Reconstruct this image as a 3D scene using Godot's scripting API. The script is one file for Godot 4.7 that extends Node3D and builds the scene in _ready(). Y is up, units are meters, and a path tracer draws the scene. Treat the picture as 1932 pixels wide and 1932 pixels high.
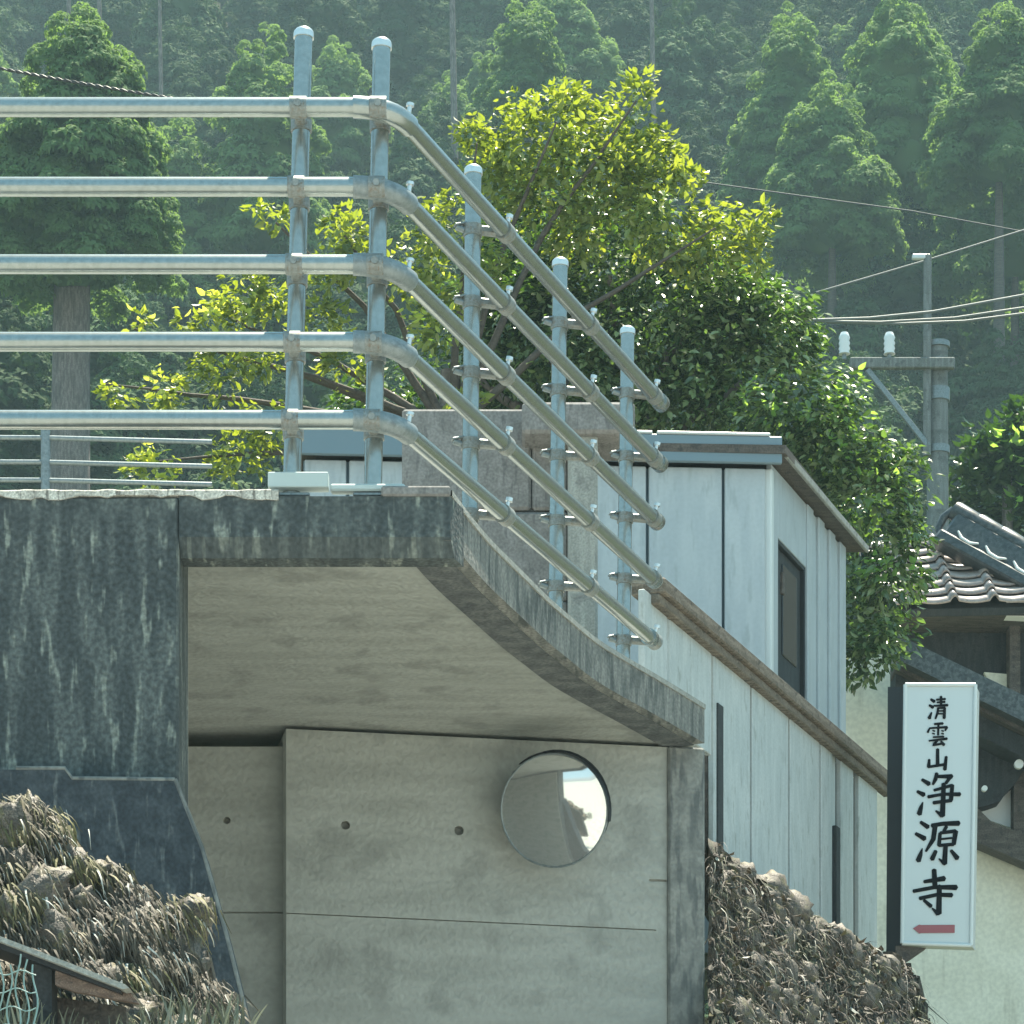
extends Node3D
# A concrete walkway with a pipe railing above a road, a temple sign, a shed and a cedar hillside.

const EYE := 1.3            # the eye above the road
const FOCAL := 5600.0       # focal length in 1932ths of the frame side
const HORIZON := 2746.0     # the horizon lies below the frame: the lens is shifted up
var rng := RandomNumberGenerator.new()
var used := {}
var M := {}

# ---------------------------------------------------------------- helpers
func P(px: float, py: float, z: float) -> Vector3:
	return Vector3((px - 966.0) / FOCAL * z, EYE + (HORIZON - py) / FOCAL * z, -z)

func numbered(called: String) -> String:
	var n: int = used.get(called, 0)
	used[called] = n + 1
	return called if n == 0 else "%s_%03d" % [called, n]

func thing(called: String, label: String, category: String, at: Vector3, group := "") -> Node3D:
	var o := Node3D.new()
	o.name = numbered(called)
	add_child(o, true)
	o.position = at
	o.set_meta("label", label)
	o.set_meta("category", category)
	if group != "":
		o.set_meta("group", group)
	return o

func world_origin(o: Node3D) -> Vector3:
	var p := Vector3.ZERO
	var n: Node = o
	while n != self:
		p += n.position
		n = n.get_parent()
	return p

func piece(called: String, mesh: Mesh, mat: Material, parent: Node3D = null, in_world := true) -> MeshInstance3D:
	var o := MeshInstance3D.new()
	o.name = called
	o.mesh = mesh
	o.material_override = mat
	if parent == null:
		add_child(o, true)
	else:
		parent.add_child(o, true)
		if in_world:
			o.position = -world_origin(parent)
	return o

func many(called: String, mesh: Mesh, mat: Material, parent: Node3D, xf: Array, cols: Array) -> MultiMeshInstance3D:
	var mm := MultiMesh.new()
	mm.transform_format = MultiMesh.TRANSFORM_3D
	mm.use_colors = true
	mm.mesh = mesh
	mm.instance_count = xf.size()
	for i in xf.size():
		mm.set_instance_transform(i, xf[i])
		mm.set_instance_color(i, cols[i])
	var o := MultiMeshInstance3D.new()
	o.name = called
	o.multimesh = mm
	o.material_override = mat
	o.set_meta("kind", "stuff")
	if parent == null:
		add_child(o, true)
	else:
		parent.add_child(o, true)
		o.position = -world_origin(parent)
	return o

func begin(smooth := false) -> SurfaceTool:
	var s := SurfaceTool.new()
	s.begin(Mesh.PRIMITIVE_TRIANGLES)
	s.set_smooth_group(0 if smooth else 0xFFFFFFFF)
	return s

func done(s: SurfaceTool) -> ArrayMesh:
	s.generate_normals()
	return s.commit()

func tri(s: SurfaceTool, a: Vector3, b: Vector3, c: Vector3, out: Vector3) -> void:
	if (a - c).cross(a - b).dot(out) < 0.0:
		var t := b
		b = c
		c = t
	s.add_vertex(a)
	s.add_vertex(b)
	s.add_vertex(c)

func quad(s: SurfaceTool, a: Vector3, b: Vector3, c: Vector3, d: Vector3, out: Vector3) -> void:
	tri(s, a, b, c, out)
	tri(s, a, c, d, out)

# a box with chamfered edges
func box(s: SurfaceTool, at: Vector3, size: Vector3, bev := 0.004, b := Basis()) -> void:
	s.set_smooth_group(0xFFFFFFFF)
	var h := size * 0.5
	bev = minf(bev, minf(h.x, minf(h.y, h.z)) * 0.6)
	var ax := [Vector3(1, 0, 0), Vector3(0, 1, 0), Vector3(0, 0, 1)]
	var pt := func(sg: Vector3, k: int) -> Vector3:
		var v := Vector3(sg.x * (h.x - bev), sg.y * (h.y - bev), sg.z * (h.z - bev))
		v[k] = sg[k] * h[k]
		return at + b * v
	for k in 3:
		var u := (k + 1) % 3
		var w := (k + 2) % 3
		for e in [-1.0, 1.0]:
			var c := []
			for q in [[-1, -1], [1, -1], [1, 1], [-1, 1]]:
				var sg := Vector3()
				sg[k] = e
				sg[u] = q[0]
				sg[w] = q[1]
				c.append(pt.call(sg, k))
			quad(s, c[0], c[1], c[2], c[3], b * (ax[k] * e))
		for e in [-1.0, 1.0]:
			for f in [-1.0, 1.0]:
				var s1 := Vector3()
				s1[u] = e
				s1[w] = f
				s1[k] = -1
				var s2 := s1
				s2[k] = 1
				quad(s, pt.call(s1, u), pt.call(s2, u), pt.call(s2, w), pt.call(s1, w), b * (ax[u] * e + ax[w] * f))
	for x in [-1.0, 1.0]:
		for y in [-1.0, 1.0]:
			for z in [-1.0, 1.0]:
				var sg := Vector3(x, y, z)
				tri(s, pt.call(sg, 0), pt.call(sg, 1), pt.call(sg, 2), b * sg)

# a solid between two outlines with the same number of corners
func loft(s: SurfaceTool, a: Array, c: Array) -> void:
	s.set_smooth_group(0xFFFFFFFF)
	var mid := Vector3()
	for p in a:
		mid += p
	for p in c:
		mid += p
	mid /= float(a.size() + c.size())
	var n := a.size()
	for i in n:
		var j := (i + 1) % n
		var o: Vector3 = (a[i] + a[j] + c[i] + c[j]) * 0.25 - mid
		quad(s, a[i], a[j], c[j], c[i], o)
	for side in [a, c]:
		var flat := PackedVector2Array()
		var nrm: Vector3 = Vector3()
		for i in n:
			nrm += side[i].cross(side[(i + 1) % n])
		nrm = nrm.normalized()
		var ux: Vector3 = (side[1] - side[0]).normalized()
		var uy: Vector3 = nrm.cross(ux)
		var cm := Vector3()
		for p in side:
			flat.append(Vector2(p.dot(ux), p.dot(uy)))
			cm += p
		cm /= float(n)
		var ids := Geometry2D.triangulate_polygon(flat)
		var out: Vector3 = nrm if nrm.dot(cm - mid) > 0.0 else -nrm
		for t in range(0, ids.size(), 3):
			tri(s, side[ids[t]], side[ids[t + 1]], side[ids[t + 2]], out)

# an outline given in the frame's plane at depth z0, with real thickness back to z1
func slab(s: SurfaceTool, pts: Array, z0: float, thick: float) -> void:
	var a := []
	var c := []
	for p in pts:
		var v := P(p[0], p[1], z0)
		a.append(v)
		c.append(v + Vector3(0, 0, -thick))
	loft(s, a, c)

func tube(s: SurfaceTool, pts: Array, radii, n := 14, caps := true) -> void:
	var rings := []
	var t0: Vector3 = (pts[1] - pts[0]).normalized()
	var up := Vector3.UP if absf(t0.y) < 0.9 else Vector3.RIGHT
	var side := t0.cross(up).normalized()
	for i in pts.size():
		var t: Vector3 = (pts[mini(i + 1, pts.size() - 1)] - pts[maxi(i - 1, 0)]).normalized()
		side = (side - t * side.dot(t)).normalized()
		var o := t.cross(side)
		var r: float = radii if not radii is Array else radii[i]
		var ring := []
		for k in n:
			var a := TAU * k / n
			ring.append(pts[i] + (side * cos(a) + o * sin(a)) * r)
		rings.append(ring)
	s.set_smooth_group(0)
	for i in pts.size() - 1:
		for k in n:
			var k2 := (k + 1) % n
			var out: Vector3 = rings[i][k] - pts[i] + rings[i][k2] - pts[i]
			quad(s, rings[i][k], rings[i][k2], rings[i + 1][k2], rings[i + 1][k], out)
	if caps:
		s.set_smooth_group(0xFFFFFFFF)
		for e in [0, pts.size() - 1]:
			var out: Vector3 = (pts[0] - pts[1]) if e == 0 else (pts[-1] - pts[-2])
			for k in n:
				tri(s, pts[e], rings[e][k], rings[e][(k + 1) % n], out)
		s.set_smooth_group(0)

func dome(s: SurfaceTool, at: Vector3, r: float, squash := 0.7, n := 14) -> void:
	for i in 5:
		var a0 := PI / 2 * i / 5.0
		var a1 := PI / 2 * (i + 1) / 5.0
		for k in n:
			var b0 := TAU * k / n
			var b1 := TAU * (k + 1) / n
			var q := func(a: float, b: float) -> Vector3: return at + Vector3(cos(a) * cos(b) * r, sin(a) * r * squash, cos(a) * sin(b) * r)
			var m: Vector3 = q.call((a0 + a1) / 2, (b0 + b1) / 2) - at
			quad(s, q.call(a0, b0), q.call(a0, b1), q.call(a1, b1), q.call(a1, b0), m)

func noise(freq: float, sd: int, oct := 4) -> FastNoiseLite:
	var n := FastNoiseLite.new()
	n.noise_type = FastNoiseLite.TYPE_SIMPLEX_SMOOTH
	n.frequency = freq
	n.seed = sd
	n.fractal_octaves = oct
	return n

# seamless grey field 0..1; sx, sy stretch it
func field(side: int, freq: float, sd: int, sx := 1, sy := 1, oct := 4) -> Image:
	var im := noise(freq, sd, oct).get_seamless_image(maxi(8, side / sx), maxi(8, side / sy))
	im.convert(Image.FORMAT_L8)
	if sx > 1 or sy > 1:
		im.resize(side, side, Image.INTERPOLATE_CUBIC)
	return im

func lin(r: float, g: float, b: float) -> Color:
	return Color(r, g, b).linear_to_srgb()

# colour texture from three fields: a -> b by f1, then towards c where f2 is high, with fine grain f3
func mixed(side: int, a: Color, b: Color, c: Color, f1: Image, f2: Image, f3: Image, lo: float, hi: float, grain: float) -> ImageTexture:
	var im := Image.create(side, side, true, Image.FORMAT_RGB8)
	for y in side:
		for x in side:
			var k := smoothstep(0.25, 0.75, f1.get_pixel(x, y).r)
			var q := smoothstep(lo, hi, f2.get_pixel(x, y).r)
			var g := 1.0 + (f3.get_pixel(x, y).r - 0.5) * grain
			var col := a.lerp(b, k).lerp(c, q)
			im.set_pixel(x, y, Color(clampf(col.r * g, 0, 1), clampf(col.g * g, 0, 1), clampf(col.b * g, 0, 1)))
	im.generate_mipmaps()
	return ImageTexture.create_from_image(im)

func mat(col: Color, rough := 0.8, metal := 0.0) -> StandardMaterial3D:
	var m := StandardMaterial3D.new()
	m.albedo_color = col
	m.roughness = rough
	m.metallic = metal
	return m

func tri_mat(tex: Texture2D, metres: float, rough := 0.85, nrm: Texture2D = null, depth := 0.6) -> StandardMaterial3D:
	var m := mat(Color.WHITE, rough)
	m.albedo_texture = tex
	m.uv1_triplanar = true
	m.uv1_world_triplanar = true
	m.uv1_scale = Vector3.ONE / metres
	if nrm:
		m.normal_enabled = true
		m.normal_texture = nrm
		m.normal_scale = depth
	return m

func leafy(rough: float, back: Color) -> StandardMaterial3D:
	var m := mat(Color.WHITE, rough)
	m.vertex_color_use_as_albedo = true
	m.cull_mode = BaseMaterial3D.CULL_DISABLED
	m.backlight_enabled = true
	m.backlight = back
	return m

func make_materials() -> void:
	var side := 512
	var fa := field(side, 0.012, 1)
	var fb := field(side, 0.02, 2)
	var fine := field(side, 0.11, 3, 1, 1, 3)
	var streak := field(side, 0.035, 4, 1, 7)
	var streak2 := field(side, 0.05, 5, 1, 5)
	var boards := field(side, 0.03, 6, 5, 1)
	var bump := fine.duplicate()
	bump.bump_map_to_normal_map(3.0)
	bump.generate_mipmaps()
	var bt := ImageTexture.create_from_image(bump)
	M.dark = tri_mat(mixed(side, lin(.05, .061, .064), lin(.092, .107, .106), lin(.2, .22, .195), streak, streak2, fine, .62, .86, .55), 1.3, .9, bt, .5)
	M.footing = tri_mat(mixed(side, lin(.036, .045, .054), lin(.06, .072, .082), lin(.12, .133, .135), fb, streak2, fine, .62, .9, .35), 1.1, .9, bt, .5)
	M.form = tri_mat(mixed(side, lin(.315, .325, .30), lin(.365, .376, .35), lin(.262, .27, .25), boards, fa, fine, .55, .85, .09), 2.2, .9, bt, .35)
	M.formback = tri_mat(mixed(side, lin(.33, .325, .29), lin(.40, .39, .35), lin(.27, .27, .24), boards, fa, fine, .62, .9, .16), 2.0, .9, bt, .35)
	M.fascia = tri_mat(mixed(side, lin(.145, .15, .142), lin(.235, .232, .215), lin(.07, .077, .076), streak2, streak, fine, .5, .78, .4), 1.1, .9, bt, .5)
	M.lip = tri_mat(mixed(side, lin(.42, .40, .36), lin(.6, .58, .52), lin(.20, .19, .17), fb, streak2, fine, .6, .8, .5), .7, .9, bt, .6)  # paleness carries both wear and painted sun on the lip
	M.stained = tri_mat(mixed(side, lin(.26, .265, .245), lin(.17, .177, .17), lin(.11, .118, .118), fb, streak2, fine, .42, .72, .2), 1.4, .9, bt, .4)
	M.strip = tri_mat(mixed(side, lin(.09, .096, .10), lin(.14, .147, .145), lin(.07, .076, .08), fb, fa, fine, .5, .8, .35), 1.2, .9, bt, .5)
	M.stone = tri_mat(mixed(side, lin(.19, .182, .176), lin(.235, .226, .22), lin(.145, .14, .138), fb, streak2, fine, .58, .85, .28), 1.0, .9, bt, .3)
	M.post_stone = tri_mat(mixed(side, lin(.27, .275, .255), lin(.34, .345, .32), lin(.21, .21, .2), streak, fa, fine, .6, .85, .25), .8, .9, bt, .6)
	M.rock = tri_mat(mixed(side, lin(.06, .05, .041), lin(.125, .107, .088), lin(.13, .115, .05), fb, fa, fine, .6, .8, 1.0), .45, .62, bt, 1.0)
	M.earth = tri_mat(mixed(side, lin(.05, .042, .034), lin(.085, .072, .058), lin(.06, .066, .035), fb, fa, fine, .55, .75, .8), .6, .8, bt, 1.0)
	M.panel = tri_mat(mixed(side, lin(.38, .43, .46), lin(.425, .475, .50), lin(.33, .375, .395), streak, streak2, fine, .6, .9, .05), 1.7, .42)
	M.fence = tri_mat(mixed(side, lin(.42, .46, .465), lin(.50, .535, .535), lin(.27, .295, .28), streak, streak2, fine, .66, .9, .1), 1.1, .5)
	M.cap_wood = tri_mat(mixed(side, lin(.11, .088, .066), lin(.2, .165, .13), lin(.06, .05, .042), boards, fb, fine, .6, .8, .6), .6, .8, bt, .7)
	M.brown = tri_mat(mixed(side, lin(.075, .062, .054), lin(.11, .093, .08), lin(.05, .045, .043), boards, fb, fine, .6, .85, .4), .8, .8, bt, .5)
	M.panel_wood = tri_mat(mixed(side, lin(.15, .105, .085), lin(.22, .16, .13), lin(.10, .08, .07), boards, fb, fine, .6, .85, .5), .35, .75, bt, .4)
	M.dark_wood = tri_mat(mixed(side, lin(.025, .03, .033), lin(.04, .043, .046), lin(.02, .023, .025), streak, fb, fine, .6, .85, .4), .8, .8)
	M.cream = tri_mat(mixed(side, lin(.76, .73, .61), lin(.82, .79, .67), lin(.60, .57, .47), fa, streak, fine, .6, .9, .12), 2.4, .9)
	M.bark = tri_mat(mixed(side, lin(.14, .118, .11), lin(.24, .205, .19), lin(.09, .08, .075), streak2, streak, fine, .55, .8, .5), 1.5, .95, bt, 1.0)
	M.galv = tri_mat(mixed(side, lin(.32, .355, .35), lin(.37, .40, .395), lin(.29, .32, .315), fb, fa, fine, .6, .85, .06), .25, .26)
	M.galv.metallic = 0.85
	M.clamp = tri_mat(mixed(side, lin(.20, .22, .215), lin(.27, .29, .285), lin(.19, .155, .125), fb, fa, fine, .6, .85, .2), .12, .5)
	M.clamp.metallic = .35
	M.bolt = mat(lin(.7, .72, .72), .28, .8)
	M.fitting = tri_mat(mixed(side, lin(.19, .225, .235), lin(.25, .285, .295), lin(.15, .175, .185), fb, fa, fine, .6, .85, .15), .2, .42)
	M.fitting.metallic = 0.4
	M.blue_metal = mat(lin(.16, .225, .265), .45, .1)
	M.white_trim = mat(lin(.6, .645, .65), .4)
	M.black = mat(lin(.012, .014, .017), .5)
	M.tile = tri_mat(mixed(side, lin(.36, .30, .28), lin(.44, .375, .35), lin(.27, .23, .215), fb, fa, fine, .6, .8, .35), .4, .3)
	M.slate = tri_mat(mixed(side, lin(.05, .058, .062), lin(.10, .11, .112), lin(.035, .04, .042), fb, fa, fine, .6, .8, .4), .4, .32)
	M.plaster = mat(lin(.78, .8, .78), .8)
	M.glass = mat(lin(.02, .024, .03), .08)
	M.mirror = mat(lin(.84, .86, .85), .05, .78)
	M.sign = mat(lin(.53, .585, .60), .3)
	M.ink = mat(lin(.008, .009, .012), .7)
	M.ink.metallic_specular = .1
	M.red = mat(lin(.30, .085, .1), .5)
	M.wire = mat(lin(.16, .18, .18), .6)
	M.faint_wire = mat(lin(.07, .08, .085), .7)
	M.grass = tri_mat(mixed(side, lin(.03, .045, .02), lin(.05, .065, .028), lin(.06, .055, .03), fb, fa, fine, .6, .8, .6), 2.0, .95)
	M.dark_wire = mat(lin(.07, .07, .075), .45, .2)
	M.pole = tri_mat(mixed(side, lin(.15, .165, .16), lin(.21, .225, .22), lin(.12, .13, .128), streak, fa, fine, .6, .8, .25), .8, .9)
	M.porcelain = mat(lin(.75, .78, .78), .2)
	M.teal = mat(lin(.2, .31, .30), .5)
	M.pale = mat(lin(.46, .55, .56), .7)
	M.ground = tri_mat(mixed(side, lin(.29, .295, .275), lin(.37, .375, .35), lin(.23, .235, .22), fb, fa, fine, .6, .8, .3), 3.0, .95)
	M.yellow_leaf = leafy(.36, Color(1.0, 1.0, .38))
	M.dark_leaf = leafy(.24, Color(.7, .85, .35))
	M.dark_leaf.metallic_specular = .8
	M.cedar = leafy(.8, Color(.5, .62, .3))
	M.cedar.metallic_specular = .2
	M.straw = leafy(.7, Color(.4, .36, .2))
	M.forest_floor = mat(lin(.06, .055, .04), 1.0)
	M.forest_floor.metallic_specular = 0.0

# ---------------------------------------------------------------- the whole scene
func _ready() -> void:
	rng.seed = 7
	# camera, sky, sun, exposure
	var cam := Camera3D.new()
	cam.name = "camera"
	cam.position = Vector3(0, EYE, 0)
	cam.projection = Camera3D.PROJECTION_FRUSTUM
	cam.near = 0.1
	cam.far = 900.0
	cam.size = 2.0 * 966.0 / FOCAL * cam.near
	cam.frustum_offset = Vector2(0, (HORIZON - 966.0) / FOCAL * cam.near)
	add_child(cam)
	cam.current = true
	var env := Environment.new()
	env.background_mode = Environment.BG_SKY
	var sky := Sky.new()
	var psm := ProceduralSkyMaterial.new()
	psm.sky_top_color = lin(.11, .235, .32)
	psm.sky_horizon_color = lin(.245, .365, .405)
	psm.sky_curve = 0.2
	psm.ground_bottom_color = lin(.16, .17, .16)
	psm.ground_horizon_color = lin(.3, .34, .33)
	psm.sun_angle_max = 12.0
	sky.sky_material = psm
	env.sky = sky
	env.tonemap_mode = Environment.TONE_MAPPER_LINEAR
	env.tonemap_exposure = 3.05
	env.sdfgi_enabled = true
	env.ssao_enabled = true
	env.ssil_enabled = true
	env.fog_enabled = true
	env.fog_density = 0.0011
	env.fog_light_color = lin(.54, .80, .88)
	var we := WorldEnvironment.new()
	we.name = "environment"
	we.environment = env
	add_child(we)
	var sun := DirectionalLight3D.new()
	sun.name = "sun"
	sun.light_color = Color(1.0, .965, .88)
	sun.light_energy = 1.6
	sun.light_angular_distance = 0.5
	sun.shadow_enabled = true
	sun.look_at_from_position(Vector3(0.18, 1.35, -0.40) * 10.0, Vector3.ZERO)   # high, a little behind the scene and to the right
	add_child(sun)
	make_materials()
	build_ground()
	build_walkway()
	build_retaining_wall()
	build_railing()
	build_mirror()
	build_sign()
	build_fence()
	build_shed()
	build_stone_wall()
	build_house()
	build_pole()
	build_far_railing()
	build_banks()
	build_notice_board()
	build_trees()
	build_hillside()

func build_ground() -> void:
	# the road side in front, and the terrace behind the walls that runs on to the hill
	var zs := [-120.0, -20.0, 6.0, 13.25, 14.9, 17.0, 30.0, 52.0]
	var hs := [0.0, 0.0, 0.0, 0.0, 3.5, 3.6, 4.2, 6.0]
	var hr := [0.0, 0.0, 0.0, 0.0, .3, .6, 2.0, 6.0]      # lower beyond the bank on the right
	var xs := [-150.0, -60.0, -20.0, -5.0, 1.0, 1.9, 2.2, 12.0, 40.0, 150.0]
	for part in [["ground", 0, 3, M.ground], ["terrace", 3, 7, M.grass]]:
		var s := begin()
		for i in range(part[1], part[2]):
			for k in xs.size() - 1:
				var q := []
				for e in [[0, 0], [1, 0], [1, 1], [0, 1]]:
					q.append(Vector3(xs[k + e[0]], hs[i + e[1]] if k + e[0] < 6 else hr[i + e[1]], -zs[i + e[1]]))
				quad(s, q[0], q[1], q[2], q[3], Vector3(0, 1, 0.2))
		piece(part[0], done(s), part[3]).set_meta("kind", "structure")

func hill(x: float, z: float) -> float:
	var h := 6.0 + 0.55 * (z - 52.0)
	if z > 88.0:
		h += 0.22 * (z - 88.0)
	return h + sin(x * 0.11 + z * 0.05) * 1.2

# plan of the deck's outer edge from the corner along the curve: x, depth
const EDGE := [[-.208, 10.05], [-.165, 10.25], [-.12, 10.44], [-.074, 10.614], [-.012, 10.82], [.055, 11.04], [.14, 11.32], [.23, 11.58], [.328, 11.855], [.45, 12.12], [.59, 12.40], [.735, 12.70], [.838, 12.92]]
var CURVE := []
const TOP := 4.56          # deck level
const UNDER := 4.40        # underside

func build_walkway() -> void:
	var t := thing("concrete_walkway", "raised concrete walkway slab with dark stained edge and curved pale kerb under the pipe railing", "walkway", Vector3(-.2, UNDER, -10.05))
	for i in EDGE.size() - 1:
		for k in 3:
			var v := Vector2(EDGE[i][0], EDGE[i][1]).cubic_interpolate(Vector2(EDGE[i + 1][0], EDGE[i + 1][1]), Vector2(EDGE[maxi(i - 1, 0)][0], EDGE[maxi(i - 1, 0)][1]), Vector2(EDGE[mini(i + 2, EDGE.size() - 1)][0], EDGE[mini(i + 2, EDGE.size() - 1)][1]), k / 3.0)
			CURVE.append([v.x, v.y])
	CURVE.append(EDGE[-1])
	# slab
	var s := begin()
	var a := [Vector3(-6, UNDER + .01, -10.36)]
	a.append(Vector3(-1.12, UNDER + .01, -10.36))
	a.append(Vector3(-1.12, UNDER + .01, -10.17))
	for c in CURVE:
		a.append(Vector3(c[0] - .045, UNDER + .01, -c[1] - .04))
	a.append(Vector3(.838, UNDER + .01, -14.6))
	a.append(Vector3(-6, UNDER + .01, -14.6))
	var b := []
	for p in a:
		b.append(p + Vector3(0, TOP - UNDER - .02, 0))
	loft(s, a, b)
	piece("deck", done(s), M.form, t)
	# front edge beam, a little deeper than the slab, with a chamfered lower edge
	s = begin()
	var prof := [[0.0, TOP - .012], [0.0, UNDER + .01], [.04, UNDER - .05], [.14, UNDER - .05], [.14, TOP - .012]]
	a = []
	b = []
	for q in prof:
		a.append(Vector3(-1.127, q[1], -10.05 - q[0]))
		b.append(Vector3(-.208 + q[0] * .3, q[1], -10.05 - q[0]))
	loft(s, a, b)
	piece("edge_beam", done(s), M.dark, t)
	# curved fascia, and the darker strip that runs along the underside behind it
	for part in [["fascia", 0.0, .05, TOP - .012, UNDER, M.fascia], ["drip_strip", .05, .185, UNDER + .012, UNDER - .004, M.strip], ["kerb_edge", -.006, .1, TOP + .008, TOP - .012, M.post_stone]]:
		s = begin(true)
		for i in CURVE.size() - 1:
			var q := []
			for e in [i, i + 1]:
				var p := Vector2(CURVE[e][0], CURVE[e][1])
				var d := (Vector2(CURVE[mini(e + 1, CURVE.size() - 1)][0], CURVE[mini(e + 1, CURVE.size() - 1)][1]) - Vector2(CURVE[maxi(e - 1, 0)][0], CURVE[maxi(e - 1, 0)][1])).normalized()
				var nr := Vector2(-d.y, d.x)       # to the left: inwards
				for r in [part[1], part[2] * ([.95, .97, .99][e] if e < 3 and part[0] == "drip_strip" else 1.0)]:
					for y in [part[3], part[4]]:
						q.append(Vector3(p.x + nr.x * r, y, -(p.y + nr.y * r)))
			# q: outer-top, outer-low, inner-top, inner-low, then the next station's four
			s.set_smooth_group(1)
			quad(s, q[0], q[4], q[5], q[1], Vector3(1, 0, .4))
			s.set_smooth_group(2)
			quad(s, q[1], q[5], q[7], q[3], Vector3.DOWN)
			s.set_smooth_group(3)
			quad(s, q[0], q[4], q[6], q[2], Vector3.UP)
			s.set_smooth_group(4)
			quad(s, q[2], q[6], q[7], q[3], Vector3(-1, 0, -.4))
			if i == CURVE.size() - 2:
				s.set_smooth_group(5)
				quad(s, q[4], q[5], q[7], q[6], Vector3(0, 0, -1))
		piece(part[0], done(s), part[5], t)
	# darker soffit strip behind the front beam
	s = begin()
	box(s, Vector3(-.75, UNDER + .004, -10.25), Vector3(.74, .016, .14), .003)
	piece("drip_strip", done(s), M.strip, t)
	# worn mortar lip, its pale colour partly painted sunlight, along the front top edge, in pieces of uneven height
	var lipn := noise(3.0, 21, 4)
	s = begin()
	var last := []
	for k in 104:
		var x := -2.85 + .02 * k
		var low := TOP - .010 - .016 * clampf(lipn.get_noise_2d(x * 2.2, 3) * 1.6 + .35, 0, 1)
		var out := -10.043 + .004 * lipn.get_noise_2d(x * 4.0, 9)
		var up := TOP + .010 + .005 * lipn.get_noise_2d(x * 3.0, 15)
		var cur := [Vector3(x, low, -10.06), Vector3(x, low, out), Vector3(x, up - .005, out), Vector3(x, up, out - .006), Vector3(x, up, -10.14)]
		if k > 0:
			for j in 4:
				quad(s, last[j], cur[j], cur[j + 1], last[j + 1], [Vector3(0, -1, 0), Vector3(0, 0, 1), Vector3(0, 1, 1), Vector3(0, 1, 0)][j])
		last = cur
	piece("sun_toned_lip", done(s), M.lip, t)
	s = begin()
	box(s, Vector3(-.325, TOP + .004, -10.09), Vector3(.235, .034, .1), .006)
	piece("sun_toned_lip", done(s), M.stone, t)  # lighter tone stands in for the sunlit kerb here
	# pale block and low strip that lie on the deck behind the edge
	var bl := thing("kerb_block", "pale painted block and strip on the deck edge at the railing posts' feet", "kerb block", P(600, 920, 10.1))
	s = begin()
	box(s, Vector3(-.726, TOP + .052, -10.10), Vector3(.205, .052, .06), .003)
	piece("block", done(s), M.pale, bl)
	s = begin()
	box(s, Vector3(-.49, TOP + .028, -10.10), Vector3(.255, .024, .05), .006)
	piece("low_strip", done(s), M.pale, bl)

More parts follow.
